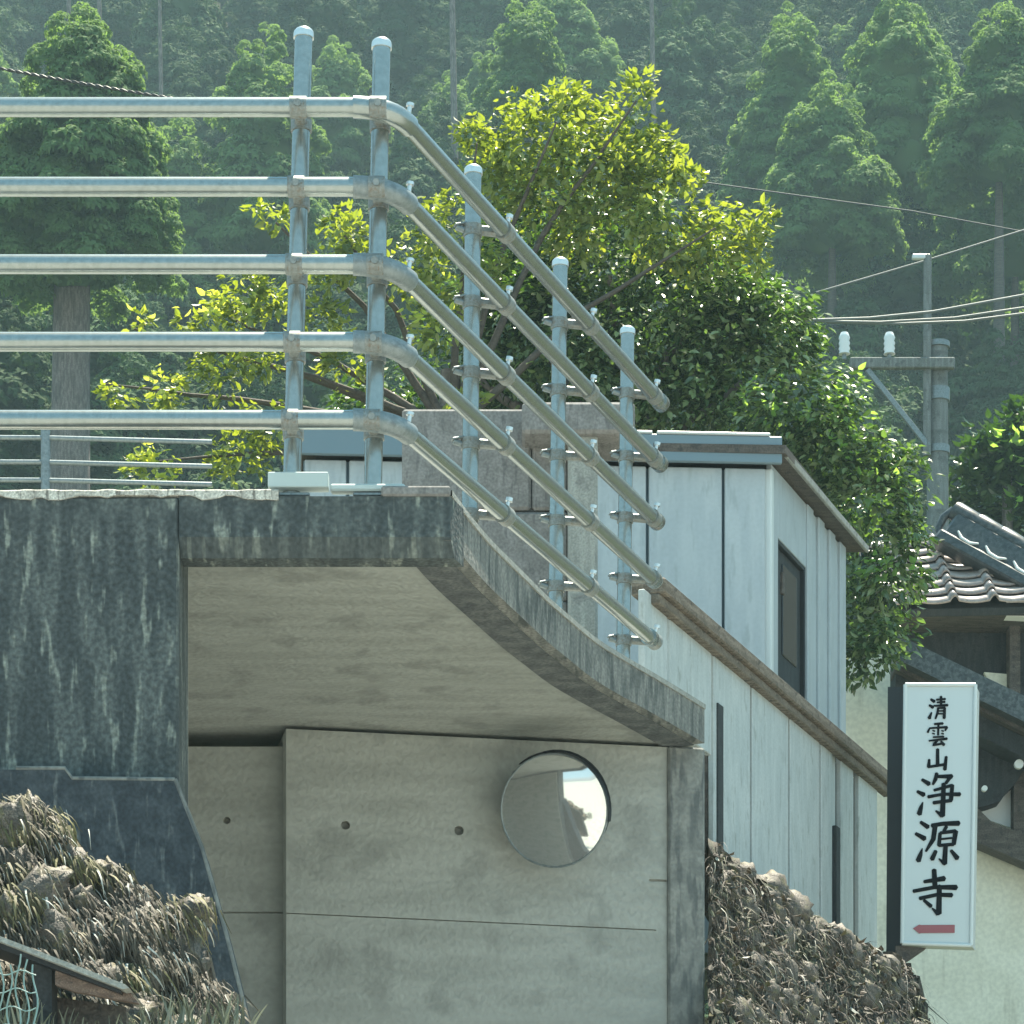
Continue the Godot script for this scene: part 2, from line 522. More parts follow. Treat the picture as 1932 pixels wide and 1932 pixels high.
func build_retaining_wall() -> void:
	var t := thing("concrete_pier", "dark stained concrete pier wall with sloped footing at the left of the recess", "wall", Vector3(-1.5, 0, -10.05))
	var s := begin()
	box(s, Vector3(-3.562, (3.545 + TOP - .013) * .5, -10.05 - .15), Vector3(4.866, TOP - .013 - 3.545, .3), .008)
	piece("pier_wall", done(s), M.dark, t)
	s = begin()
	box(s, Vector3(-3.56, 1.77, -10.055 - .18), Vector3(4.866, 3.54, .34), .012)
	piece("pier_base", done(s), M.dark, t)
	s = begin()
	box(s, Vector3(-3.562, 2.2, -10.41), Vector3(4.85, 4.3, .03), .004)
	piece("back_face", done(s), M.formback, t)
	# footing: sloped right edge, raised block on its top at the left
	s = begin()
	slab(s, [[-1500, 1452], [122, 1452], [136, 1470], [330, 1472], [380, 1600], [425, 1760], [470, 1940], [560, 2250], [680, 2700], [-1500, 2700]], 9.93, .25)
	piece("footing", done(s), M.footing, t)
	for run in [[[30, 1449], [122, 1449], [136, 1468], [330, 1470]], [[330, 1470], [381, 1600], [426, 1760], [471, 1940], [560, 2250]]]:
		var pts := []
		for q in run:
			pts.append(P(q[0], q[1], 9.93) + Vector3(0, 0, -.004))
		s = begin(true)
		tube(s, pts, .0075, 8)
		piece("pale_edge", done(s), M.stained, t)  # pale bead along the footing's top and sloped edges
	# the recess wall with tie holes and joints, cut with CSG
	var w := thing("recess_wall", "grey beige formed concrete wall with small round tie holes in the recess under the walkway", "wall", Vector3(-.96, 0, -12.63))
	var A := Vector3(-.961, 0, -12.63)
	var B := Vector3(.842, 0, -12.99)
	var dir := (B - A).normalized()
	var yaw := atan2(-dir.z, dir.x)
	var len := A.distance_to(B)
	var c := CSGBox3D.new()
	c.name = "wall_face"
	c.size = Vector3(len, UNDER - .008, .5)
	c.material = M.form
	c.rotation.y = yaw
	var nb := Basis(Vector3.UP, yaw) * Vector3(0, 0, 1)
	c.position = A + dir * len * .5 - nb * .25 + Vector3(0, (UNDER - .008) * .5, 0) - w.position
	w.add_child(c, true)
	var h2 := (UNDER - .008) * .5
	var at_wall := func(px: float, py: float) -> Vector3:
		# where the ray through that spot meets the wall plane, in the wall's own axes
		var r := P(px, py, 1.0) - Vector3(0, EYE, 0)
		var tt := nb.dot(A - Vector3(0, EYE, 0)) / nb.dot(r)
		var p := Vector3(0, EYE, 0) + r * tt
		return Vector3((p - A).dot(dir) - len * .5, p.y - h2, .25)
	for q in [[652, 1557, 8.5], [866, 1567, 9], [1288, 1593, 8]]:
		var cy := CSGCylinder3D.new()
		cy.operation = CSGShape3D.OPERATION_SUBTRACTION
		cy.radius = q[2] / FOCAL * 12.8
		cy.height = .09
		cy.sides = 16
		cy.rotation.x = PI / 2
		cy.position = at_wall.call(q[0], q[1])
		cy.material = M.formback
		c.add_child(cy, true)
	for q in [[[540, 1723], [1238, 1755], .005], [[1225, 1661], [1318, 1664], .011]]:
		var p0: Vector3 = at_wall.call(q[0][0], q[0][1])
		var p1: Vector3 = at_wall.call(q[1][0], q[1][1])
		var g := CSGBox3D.new()
		g.operation = CSGShape3D.OPERATION_SUBTRACTION
		g.size = Vector3(p0.distance_to(p1), q[2], .03)
		g.position = (p0 + p1) * .5
		g.rotation.z = atan2(p1.y - p0.y, p1.x - p0.x)
		g.material = M.formback
		c.add_child(g, true)
	# weathered right-hand end of the wall, a little proud
	s = begin()
	box(s, A + dir * (len - .085) + nb * .006 + Vector3(0, (UNDER - .007) * .5, 0), Vector3(.165, UNDER - .007, .03), .01, Basis(Vector3.UP, yaw))
	piece("stained_end", done(s), M.stained, w)
	# darker set-back length of wall at the left
	var v := thing("setback_wall", "darker set back length of concrete wall between the pier and the recess wall", "wall", Vector3(-1.2, 0, -12.9))
	var c2 := CSGBox3D.new()
	c2.name = "wall_face"
	c2.size = Vector3(4.6, UNDER - .06, .4)
	c2.material = M.form
	c2.position = Vector3(-3.2, (UNDER - .06) * .5, -12.93) - v.position
	v.add_child(c2, true)
	for q in [[428, 1548, 7]]:
		var cy := CSGCylinder3D.new()
		cy.operation = CSGShape3D.OPERATION_SUBTRACTION
		cy.radius = q[2] / FOCAL * 12.8
		cy.height = .09
		cy.sides = 16
		cy.rotation.x = PI / 2
		cy.position = P(q[0], q[1], 12.73) - (c2.position + v.position)
		cy.material = M.formback
		c2.add_child(cy, true)
	var g2 := CSGBox3D.new()
	g2.operation = CSGShape3D.OPERATION_SUBTRACTION
	g2.size = Vector3(2.0, .008, .03)
	g2.position = P(400, 1722, 12.73) - (c2.position + v.position)
	g2.material = M.formback
	c2.add_child(g2, true)

# ---------------------------------------------------------------- railing
const RAMP := Vector3(.3496, 0, -.937)
func build_railing() -> void:
	var t := thing("pipe_railing", "galvanised pipe railing of five rails with round capped posts, turning the walkway corner", "railing", Vector3(-.7, TOP, -10.1))
	var ys := []
	for py in [205.0, 355.0, 501.0, 647.0, 794.0]:
		ys.append(EYE + (HORIZON - py) / FOCAL * 10.0)
	var corner := Vector3(-.405, 0, -9.99)
	var end_z := [12.80, 12.78, 12.74, 12.70, 12.66]
	for i in 5:
		var y: float = ys[i]
		var c := corner + Vector3(0, y, 0)
		var s := begin(true)
		tube(s, [Vector3(-6, y, -9.99), Vector3(-3, y, -9.99), c + Vector3(-.09, 0, 0)], .0315, 20)
		piece("rail", done(s), M.galv, t)
		var far: Vector3 = c + RAMP * ((end_z[i] - 9.99) / .937)
		s = begin(true)
		tube(s, [c + RAMP * .09, c + RAMP * 1.2, far], .0295, 20)
		piece("rail", done(s), M.galv, t)
		# elbow fitting at the corner
		s = begin(true)
		var pts := []
		for k in 9:
			var u := k / 8.0
			pts.append((c + Vector3(-.13, 0, 0)).lerp(c, u).lerp(c.lerp(c + RAMP * .15, u), u))
		tube(s, pts, .0365, 20)
		piece("elbow", done(s), M.galv if i == 0 else M.fitting, t)
		# bolt of the elbow
		s = begin(true)
		tube(s, [c + RAMP * .12 + Vector3(.012, .03, 0), c + RAMP * .12 + Vector3(.016, .058, 0)], .008, 8)
		tube(s, [c + RAMP * .12 + Vector3(.016, .054, 0), c + RAMP * .12 + Vector3(.017, .064, 0)], .014, 8)
		piece("bolt", done(s), M.bolt, t)
		# closing cap of the far end
		s = begin(true)
		tube(s, [far - RAMP * .03, far + RAMP * .012, far + RAMP * .022], [.036, .036, .02], 18)
		piece("end_cap", done(s), M.galv, t)
	# posts: foot and head pixels, depth
	var posts := [[551, 900, 573, 66, 10.13, .031], [704, 900, 720, 86, 10.13, .031], [885, 1075, 893, 324, 10.97, .0305], [1048, 1160, 1057, 498, 11.875, .030], [1176, 1230, 1184, 626, 12.66, .0295]]
	for i in posts.size():
		var q: Array = posts[i]
		var head := P(q[2], q[3], q[4])
		var foot := P(q[0], q[1], q[4])
		foot = head + (foot - head) * ((head.y - TOP) / (head.y - foot.y))
		var s := begin(true)
		tube(s, [foot, foot.lerp(head, .5), head], q[5], 20)
		var post := piece("post", done(s), M.galv, t)
		s = begin(true)
		var axis := (head - foot).normalized()
		tube(s, [head - axis * .012, head + axis * .004], q[5] + .004, 20, true)
		dome(s, head + axis * .004, q[5] + .004, .62, 20)
		piece("post_cap", done(s), M.bolt, post)
		s = begin()
		box(s, foot + Vector3(0, .006, 0), Vector3(.13, .012, .10), .003)
		piece("base_plate", done(s), M.fitting, post)
		for k in 5:
			var y: float = ys[k]
			var on := foot + (head - foot) * ((y - foot.y) / (head.y - foot.y))
			var c := corner + Vector3(0, y, 0)
			var on_rail: Vector3
			var along := Vector3.RIGHT
			if i < 2:
				on_rail = Vector3(on.x + .0, y, -9.99)
			else:
				along = RAMP
				on_rail = c + RAMP * ((on - c).dot(RAMP) + .075)
			s = begin(true)
			# sleeve round the rail, band round the post
			tube(s, [on_rail - along * .028, on_rail + along * .028], .0352, 18)
			var drop := Vector3(0, -.012 if i >= 2 else 0.0, 0)
			tube(s, [on + drop - Vector3(0, .02, 0), on + drop + Vector3(0, .02, 0)], q[5] + .005, 18)
			var gap := on_rail - on
			s.set_smooth_group(0xFFFFFFFF)
			var bz := -gap.normalized()
			box(s, on.lerp(on_rail, .5) + drop * .5, Vector3(.034, .03, gap.length()), .006, Basis(Vector3.UP.cross(bz).normalized(), Vector3.UP, bz))
			var cl := piece("clamp", done(s), M.clamp, t)
			# bolts: one on top of the sleeve, one on the free side of the post band
			s = begin(true)
			var bp := on_rail + Vector3(0, .034, 0) + along * .012 + (Vector3(.006, 0, 0) if i >= 2 else Vector3(0, 0, .012))
			if i >= 2:
				tube(s, [bp, bp + Vector3(.006, .026, 0)], .0075, 8)
				tube(s, [bp + Vector3(.006, .02, 0), bp + Vector3(.0085, .033, 0)], .0145, 6)
				piece("bolt", done(s), M.bolt, cl)
				s = begin(true)
				var side := -gap.normalized()
				side.y = 0
				var f: Vector3 = on + drop + side * (q[5] + .004)
				tube(s, [f, f + side * .03 + Vector3(0, .006, 0)], .012, 8)
				s.set_smooth_group(0xFFFFFFFF)
				box(s, f + side * .012 + Vector3(0, .019, 0), Vector3(.05, .007, .03), .002, Basis(Vector3.UP, atan2(-side.z, side.x)) * Basis(Vector3.BACK, -.25))
				piece("band_lug", done(s), M.fitting, cl)
			else:
				tube(s, [on_rail + Vector3(.0, .0, .034), on_rail + Vector3(0, -.004, .05)], .012, 8)
				piece("bolt", done(s), M.fitting, cl)

func build_mirror() -> void:
	var centre := P(1046, 1529, 12.60)
	var t := thing("convex_mirror", "round convex traffic mirror with a thin black rim, fixed to the recess wall", "mirror", centre)
	var face := Basis.from_euler(Vector3(.25, -.32, 0))
	var r := .232
	var s := begin(true)
	# bulging mirror: a cap of a sphere
	var R := .95
	var n := 40
	var q := func(a: float, b: float) -> Vector3:
		var rr := sin(a) * R
		return face * Vector3(cos(b) * rr, sin(b) * rr, cos(a) * R - R + .035)
	var am := asin(r / R)
	for i in 10:
		for k in n:
			var a0 := am * i / 10.0
			var a1 := am * (i + 1) / 10.0
			var b0 := TAU * k / n
			var b1 := TAU * (k + 1) / n
			if i == 0:
				tri(s, q.call(0, 0), q.call(a1, b0), q.call(a1, b1), face * Vector3(0, 0, 1))
			else:
				quad(s, q.call(a0, b0), q.call(a1, b0), q.call(a1, b1), q.call(a0, b1), face * Vector3(0, 0, 1))
	piece("mirror_face", done(s), M.mirror, t, false)
	s = begin(true)
	var pts := []
	for k in n + 1:
		var b := TAU * k / n
		pts.append(face * Vector3(cos(b) * (r + .004), sin(b) * (r + .004), .004))
	tube(s, pts, .0055, 8, false)
	piece("rim", done(s), M.fitting, t, false)
	# back shell, seen as a dark crescent at the upper right
	s = begin(true)
	tube(s, [face * Vector3(.012, .014, -.004), face * Vector3(.012, .014, -.05), face * Vector3(.012, .014, -.07)], [r + .005, r - .01, .08], 40)
	piece("back_shell", done(s), M.black, t, false)
	s = begin()
	box(s, face * Vector3(0, 0, -.1), Vector3(.07, .14, .14), .005, face)
	piece("wall_bracket", done(s), M.fitting, t, false)
	# visor over the upper right
	s = begin(true)
	var prev := []
	for k in 25:
		var b := deg_to_rad(-15.0 + 140.0 * k / 24.0)
		var w := .045 * sin(PI * k / 24.0)
		var e := Vector3(cos(b), sin(b), 0)
		var cur := [face * (e * (r + .012) + Vector3(0, 0, -.03)), face * (e * (r + .014) + Vector3(0, 0, .012 + w))]
		if k > 0:
			quad(s, prev[0], cur[0], cur[1], prev[1], face * e)
		prev = cur
	piece("visor", done(s), M.black, t, false)

# a brush stroke: points [x, y, width] on the sign's own plane
func stroke(s: SurfaceTool, pts: Array, place: Callable, thick: float) -> void:
	var path := []
	for i in pts.size() - 1:
		for k in 4:
			var u := k / 4.0
			path.append([lerpf(pts[i][0], pts[i + 1][0], u), lerpf(pts[i][1], pts[i + 1][1], u), lerpf(pts[i][2], pts[i + 1][2], u)])
	path.append(pts[-1])
	var outline := []
	var left := []
	var right := []
	for i in path.size():
		var a := Vector2(path[maxi(i - 1, 0)][0], path[maxi(i - 1, 0)][1])
		var b := Vector2(path[mini(i + 1, path.size() - 1)][0], path[mini(i + 1, path.size() - 1)][1])
		var d := (b - a).normalized()
		var c := Vector2(path[i][0], path[i][1])
		var w: float = path[i][2] * .56
		if i == 0:
			left.append(c - d * w * .5)
			right.append(c - d * w * .5 + Vector2(.01, .01))
		left.append(c + Vector2(-d.y, d.x) * w)
		right.append(c - Vector2(-d.y, d.x) * w)
		if i == path.size() - 1:
			left.append(c + d * w * .6)
			right.append(c + d * w * .6 + Vector2(.01, .01))
	var z: Vector3 = place.call(0, 0, thick) - place.call(0, 0, 0)
	for i in left.size() - 1:
		var a: Vector3 = place.call(left[i].x, left[i].y, thick)
		var b: Vector3 = place.call(left[i + 1].x, left[i + 1].y, thick)
		var c: Vector3 = place.call(right[i + 1].x, right[i + 1].y, thick)
		var d: Vector3 = place.call(right[i].x, right[i].y, thick)
		quad(s, a, b, c, d, z)
		quad(s, a, b, b - z, a - z, a - d)
		quad(s, d, c, c - z, d - z, d - a)

func build_sign() -> void:
	var Z := 15.6
	var t := thing("temple_sign", "tall white box sign with black brush lettering and a red arrow, by the fence", "sign", P(1760, 1785, Z))
	# the lettered face is turned a touch; its dark left flank shows
	var tl := P(1708, 1292, Z)
	var tr := P(1840, 1292, Z + .03)
	var bl := P(1702, 1780, Z)
	var br := P(1832, 1784, Z + .03)
	var back := Vector3(.30, 0, -1).normalized() * .16
	var s := begin()
	loft(s, [tl, tr, br, bl], [tl + back, tr + back, br + back, bl + back])
	piece("box", done(s), M.sign, t)
	# raised border of the face
	for e in [[tl, tr], [tr, br], [br, bl], [bl, tl]]:
		s = begin(true)
		tube(s, [e[0] + Vector3(0, 0, .002), e[1] + Vector3(0, 0, .002)], .011, 10)
		piece("frame", done(s), M.white_trim, t)
	# dark post that carries it
	s = begin()
	loft(s, [P(1675, 1296, Z + .08), P(1706, 1296, Z + .04), P(1700, 1800, Z + .04), P(1672, 1800, Z + .08)], [P(1678, 1296, Z + .22), P(1712, 1296, Z + .22), P(1706, 1800, Z + .22), P(1675, 1800, Z + .22)])
	piece("post", done(s), M.black, t)
	s = begin()
	slab(s, [[1690, 1784], [1748, 1788], [1722, 1806], [1706, 1816], [1690, 1806]], Z + .03, .08)
	piece("bracket", done(s), M.brown, t)
	var X: Vector3 = (tr - tl).normalized()
	var Yv: Vector3 = (bl - tl).normalized()
	var N := Yv.cross(X).normalized()
	if N.z < 0:
		N = -N
	var up_per := (bl - tl).length() / (1780.0 - 1292.0)
	# drawing spots (sx: enlarged spots of the lettering) to the face
	var place1 := func(x: float, y: float, h: float) -> Vector3:
		var px := (1780.0 + x / 7.728) * .9597 - 1708.0
		var py := (1360.0 + y / 7.728) * .9597 - 1292.0
		return tl + X * px * up_per + Yv * py * up_per + N * (h + .002)
	var place2 := func(x: float, y: float, h: float) -> Vector3:
		var px := (1780.0 + x / 7.157) * .9597 - 1708.0
		var py := (1590.0 + y / 7.157) * .9597 - 1292.0
		return tl + X * px * up_per + Yv * py * up_per + N * (h + .002)
	var glyphs := [
		[place1, [[[392, 115, 30], [450, 152, 48]], [[370, 205, 30], [430, 240, 46]], [[408, 315, 20], [372, 405, 52]],
			[[478, 122, 26], [618, 112, 30]], [[490, 164, 24], [612, 156, 28]], [[440, 216, 24], [655, 205, 36]], [[550, 72, 34], [552, 212, 34]],
			[[508, 244, 30], [500, 320, 34], [468, 412, 26]], [[508, 250, 24], [612, 246, 30]], [[608, 246, 36], [602, 405, 42]], [[508, 295, 18], [604, 292, 18]], [[506, 338, 18], [604, 336, 18]]]],
		[place1, [[[452, 492, 30], [585, 484, 36]], [[378, 560, 24], [352, 618, 34]], [[378, 556, 24], [650, 540, 34]], [[650, 540, 36], [620, 592, 24]], [[515, 490, 30], [513, 658, 30]],
			[[425, 590, 16], [462, 602, 20]], [[420, 634, 16], [458, 644, 20]], [[562, 592, 16], [596, 602, 20]], [[560, 634, 16], [596, 644, 20]],
			[[436, 692, 22], [600, 684, 26]], [[372, 748, 22], [650, 716, 36]], [[498, 745, 34], [436, 812, 36], [575, 794, 24]], [[556, 756, 26], [606, 812, 42]]]],
		[place1, [[[508, 872, 46], [510, 1110, 52]], [[380, 1030, 34], [372, 1148, 52]], [[370, 1144, 36], [620, 1108, 40]], [[642, 988, 40], [622, 1186, 52]]]],
		[place1, [[[272, 1335, 40], [385, 1405, 66]], [[200, 1515, 40], [308, 1570, 66]], [[290, 1680, 16], [262, 1760, 56], [236, 1862, 74]],
			[[500, 1240, 50], [480, 1330, 56], [440, 1412, 34]], [[520, 1290, 44], [735, 1290, 64]], [[705, 1305, 50], [640, 1395, 44]],
			[[460, 1500, 38], [740, 1425, 44]], [[742, 1420, 50], [722, 1650, 62]], [[368, 1600, 46], [600, 1560, 40], [862, 1562, 56]], [[450, 1690, 48], [735, 1655, 46]],
			[[606, 1400, 60], [602, 1640, 66], [592, 1890, 76]], [[590, 1885, 66], [490, 1812, 22]]]],
		[place2, [[[238, 188, 40], [348, 262, 62]], [[170, 350, 40], [304, 425, 66]], [[268, 560, 14], [242, 650, 56], [212, 735, 70]],
			[[398, 240, 52], [560, 214, 52], [790, 208, 66]], [[448, 250, 62], [424, 430, 62], [320, 602, 30]], [[612, 250, 44], [572, 320, 44]],
			[[520, 345, 44], [506, 522, 50]], [[520, 345, 40], [740, 318, 48]], [[744, 318, 62], [716, 505, 56]], [[528, 432, 26], [690, 416, 26]], [[506, 520, 40], [716, 505, 44]],
			[[600, 535, 56], [588, 780, 68]], [[586, 775, 52], [508, 708, 18]], [[462, 598, 48], [408, 715, 62]], [[678, 590, 36], [772, 704, 64]]]],
		[place2, [[[440, 860, 62], [456, 1085, 66]], [[300, 1030, 44], [592, 985, 68]], [[148, 1162, 46], [455, 1108, 50], [765, 1112, 68]], [[238, 1265, 48], [480, 1214, 48], [702, 1220, 58]],
			[[520, 1085, 62], [515, 1480, 74]], [[506, 1485, 60], [420, 1404, 20]], [[300, 1288, 36], [405, 1378, 52]]]]]
	for g in glyphs:
		s = begin()
		var lift := 0.0
		for st in g[1]:
			stroke(s, st, g[0], .0015 + lift)
			lift += .00025
		piece("written_character", done(s), M.ink, t)
	s = begin()
	var arrow := [[148, 1685], [240, 1632], [265, 1640], [745, 1640], [745, 1752], [265, 1752], [240, 1760]]
	var f := []
	var bk := []
	for q in arrow:
		f.append(place2.call(q[0], q[1], .003))
		bk.append(place2.call(q[0], q[1], .0))
	loft(s, f, bk)
	piece("arrow", done(s), M.red, t)

# ---------------------------------------------------------------- fence, shed, stone wall
func along(px: float, a: Vector3, d: Vector3) -> float:
	# distance along the plan line a + d * k at which it crosses that column of the frame
	var m := (px - 966.0) / FOCAL
	return (m * -a.z - a.x) / (d.x + m * d.z)

func build_fence() -> void:
	var a := Vector3(.60, 0, -13.1)
	var b := Vector3(2.137, 0, -17.0)
	var d := (b - a).normalized()
	var nr := Vector3(-d.z, 0, d.x)
	nr = nr if nr.x > 0 else -nr
	var top := EYE + 3.80
	var low := EYE + 2.55
	var t := thing("panel_fence", "weathered white vertical panel fence with brown timber cap rail running back from the walkway", "fence", a + Vector3(0, low, 0))
	var edges := [1207, 1256, 1339, 1412, 1484, 1543, 1567, 1580, 1607, 1614, 1652]
	for i in edges.size() - 1:
		var narrow: bool = i in [6, 8]
		var k0 := along(edges[i], a, d) + .02
		var k1 := along(edges[i + 1], a, d) - .02
		var s := begin()
		var m := a + d * (k0 + k1) * .5
		var foot: float = TOP + .02 if i < 2 else low
		box(s, m + Vector3(0, (top + foot) * .5, 0) + nr * (-.02 if narrow else 0.0), Vector3(k1 - k0, top - foot, .03), .004, Basis(d, Vector3.UP, d.cross(Vector3.UP)))
		piece("fence_panel", done(s), M.fence, t)
	# darker opening strips between panels
	for q in [[1346, 1356, 1330, 1600], [1570, 1577, 1560, 1790]]:
		var k0 := along(q[0], a, d)
		var k1 := along(q[1], a, d)
		var s := begin()
		var y0: float = low
		var m := a + d * (k0 + k1) * .5
		var y1: float = EYE + (HORIZON - q[2]) / FOCAL * -m.z
		box(s, m + Vector3(0, (y0 + y1) * .5, 0) + nr * .012, Vector3(k1 - k0, y1 - y0, .025), .003, Basis(d, Vector3.UP, d.cross(Vector3.UP)))
		piece("joint_strip", done(s), M.dark_wood, t)
	var s2 := begin()
	var kk := along(1668, a, d)
	var kb := along(1342, a, d)
	box(s2, a + d * ((kk - .1 + kb) * .5) + Vector3(0, (top + low) * .5 - .02, 0) - nr * .028, Vector3(kk - .1 - kb, top - low - .06, .02), .002, Basis(d, Vector3.UP, d.cross(Vector3.UP)))
	piece("backing", done(s2), M.brown, t)
	s2 = begin()
	box(s2, a + d * (kk * .5) + Vector3(0, top + .035, 0), Vector3(kk, .07, .16), .008, Basis(d, Vector3.UP, d.cross(Vector3.UP)))
	piece("cap_rail", done(s2), M.cap_wood, t)
	s2 = begin()
	box(s2, a + d * (kk * .5 - .02) + Vector3(0, top - .022, 0) + nr * .03, Vector3(kk - .04, .045, .05), .005, Basis(d, Vector3.UP, d.cross(Vector3.UP)))
	piece("under_rail", done(s2), M.cap_wood, t)

func build_shed() -> void:
	var roof := EYE + 5.37
	var low := 4.0
	var t := thing("storage_shed", "white panelled shed with blue grey roof fascia and a dark door in its side", "shed", Vector3(1.35, low, -16.0))
	var A := P(1445, 0, 16.0)
	A.y = 0
	var L := P(572, 0, 15.85)
	L.y = 0
	var df := (A - L).normalized()
	var nf := Vector3(-df.z, 0, df.x)
	nf = nf if nf.z > 0 else -nf
	var ds := Vector3(.607, 0, -1.6).normalized()
	var ns := Vector3(-ds.z, 0, ds.x)
	ns = ns if ns.x > 0 else -ns
	var bf := Basis(df, Vector3.UP, df.cross(Vector3.UP))
	var bs := Basis(ds, Vector3.UP, ds.cross(Vector3.UP))
	# dark core behind the panels
	var s := begin()
	var core := [L - nf * .03, A - nf * .03 - ns * .03, A + ds * 1.72 - ns * .03, L + Vector3(0, 0, -1.7)]
	var lo := []
	var hi := []
	for p in core:
		lo.append(p + Vector3(0, low, 0))
		hi.append(p + Vector3(0, roof - .05, 0))
	loft(s, lo, hi)
	piece("frame_core", done(s), M.blue_metal, t)
	# front panels
	var cols := [572, 656, 798, 939, 1081, 1221, 1364, 1443]
	for i in cols.size() - 1:
		var k0 := along(cols[i], L, df) + .008
		var k1 := along(cols[i + 1], L, df) - (.008 if i < 6 else 0.0)
		s = begin()
		box(s, L + df * (k0 + k1) * .5 + Vector3(0, (low + roof - .055) * .5, 0), Vector3(k1 - k0, roof - .055 - low, .03), .005, bf)
		piece("front_panel", done(s), M.panel, t)
	# corner post
	s = begin()
	box(s, A + Vector3(0, (low + roof - .05) * .5, 0) + ds * .03, Vector3(.05, roof - .05 - low, .06), .006, bs)
	piece("corner_post", done(s), M.white_trim, t)
	# side wall: panel, door opening, ribbed siding
	var k_a := along(1463, A, ds)
	var k_b := along(1516, A, ds)
	var k_c := along(1588, A, ds)
	s = begin()
	box(s, A + ds * ((.06 + k_a) * .5) + Vector3(0, (low + roof - .01) * .5, 0), Vector3(k_a - .06, roof - .01 - low, .03), .003, bs)
	piece("side_panel", done(s), M.panel, t)
	var door_top := roof - .37
	s = begin()
	box(s, A + ds * ((k_a + k_b) * .5) + Vector3(0, (door_top + roof - .01) * .5, 0), Vector3(k_b - k_a, roof - .01 - door_top, .03), .003, bs)
	piece("lintel_panel", done(s), M.panel, t)
	s = begin()
	box(s, A + ds * ((k_a + k_b) * .5) + Vector3(0, (low + door_top) * .5, 0) - ns * .03, Vector3(k_b - k_a - .01, door_top - low - .02, .03), .003, bs)
	var door := piece("door", done(s), M.dark_wood, t)
	s = begin()
	for e in [k_a + .012, k_b - .012]:
		box(s, A + ds * e + Vector3(0, (low + door_top) * .5, 0) - ns * .006, Vector3(.022, door_top - low, .035), .003, bs)
	box(s, A + ds * ((k_a + k_b) * .5) + Vector3(0, door_top - .012, 0) - ns * .006, Vector3(k_b - k_a - .05, .024, .034), .003, bs)
	piece("door_frame", done(s), M.black, door)
	s = begin()
	box(s, A + ds * lerpf(k_a, k_b, .3) + Vector3(0, door_top - .2, 0) - ns * .01, Vector3(.05, .12, .02), .004, bs)
	piece("door_notice", done(s), M.brown, door)
	s = begin()
	box(s, A + ds * lerpf(k_a, k_b, .55) + Vector3(0, door_top - .34, 0) - ns * .012, Vector3((k_b - k_a) * .5, .5, .01), .003, bs)
	piece("door_pane", done(s), M.glass, door)
	s = begin(true)
	var hp := A + ds * lerpf(k_a, k_b, .8) + Vector3(0, low + .98, 0)
	tube(s, [hp - ns * .02, hp + ns * .02, hp + ns * .022 - ds * .09], .009, 8)
	piece("door_handle", done(s), M.bolt, door)
	var n := 7
	for i in n:
		var k0 := lerpf(k_b, k_c, i / float(n))
		var k1 := lerpf(k_b, k_c, (i + 1) / float(n))
		s = begin()
		box(s, A + ds * ((k0 + k1) * .5) + Vector3(0, (low + roof - .01) * .5, 0) + ns * (.012 if i % 2 == 0 else -.006), Vector3(k1 - k0 + (.0 if i % 2 == 0 else .0), roof - .01 - low, .03), .006, bs)
		piece("siding_rib", done(s), M.panel, t)
	# roof: slab with a blue grey front fascia and an overhanging right verge
	s = begin()
	var over := [L + nf * .06 - df * .06, A + nf * .06 + ns * .1, A + ds * 1.80 + ns * .1, L + Vector3(0, 0, -1.8)]
	lo = []
	hi = []
	for p in over:
		lo.append(p + Vector3(0, roof + .0, 0))
		hi.append(p + Vector3(0, roof + .045, 0))
	loft(s, lo, hi)
	piece("roof", done(s), M.brown, t)
	s = begin()
	var kf := (A - L).length()
	box(s, L + df * (kf * .5 + .01) + nf * .075 + Vector3(0, roof + .022, 0), Vector3(kf + .13, .145, .03), .005, bf)
	piece("roof_fascia", done(s), M.blue_metal, t)
	s = begin()
	for q in [[.0, .745], [.755, 1.0]]:
		box(s, L + df * (kf * (q[0] + q[1]) * .5 + .01) + nf * .07 + Vector3(0, roof + .102, 0), Vector3(kf * (q[1] - q[0]), .014, .06), .004, bf)
	piece("sunlit_edge_strip", done(s), M.white_trim, t)  # white colour stands in for sunlight along the fascia's top edge
	s = begin()
	box(s, A + ds * .90 + ns * .112 + Vector3(0, roof + .015, 0), Vector3(1.80, .04, .02), .004, bs)
	piece("verge_trim", done(s), M.post_stone, t)

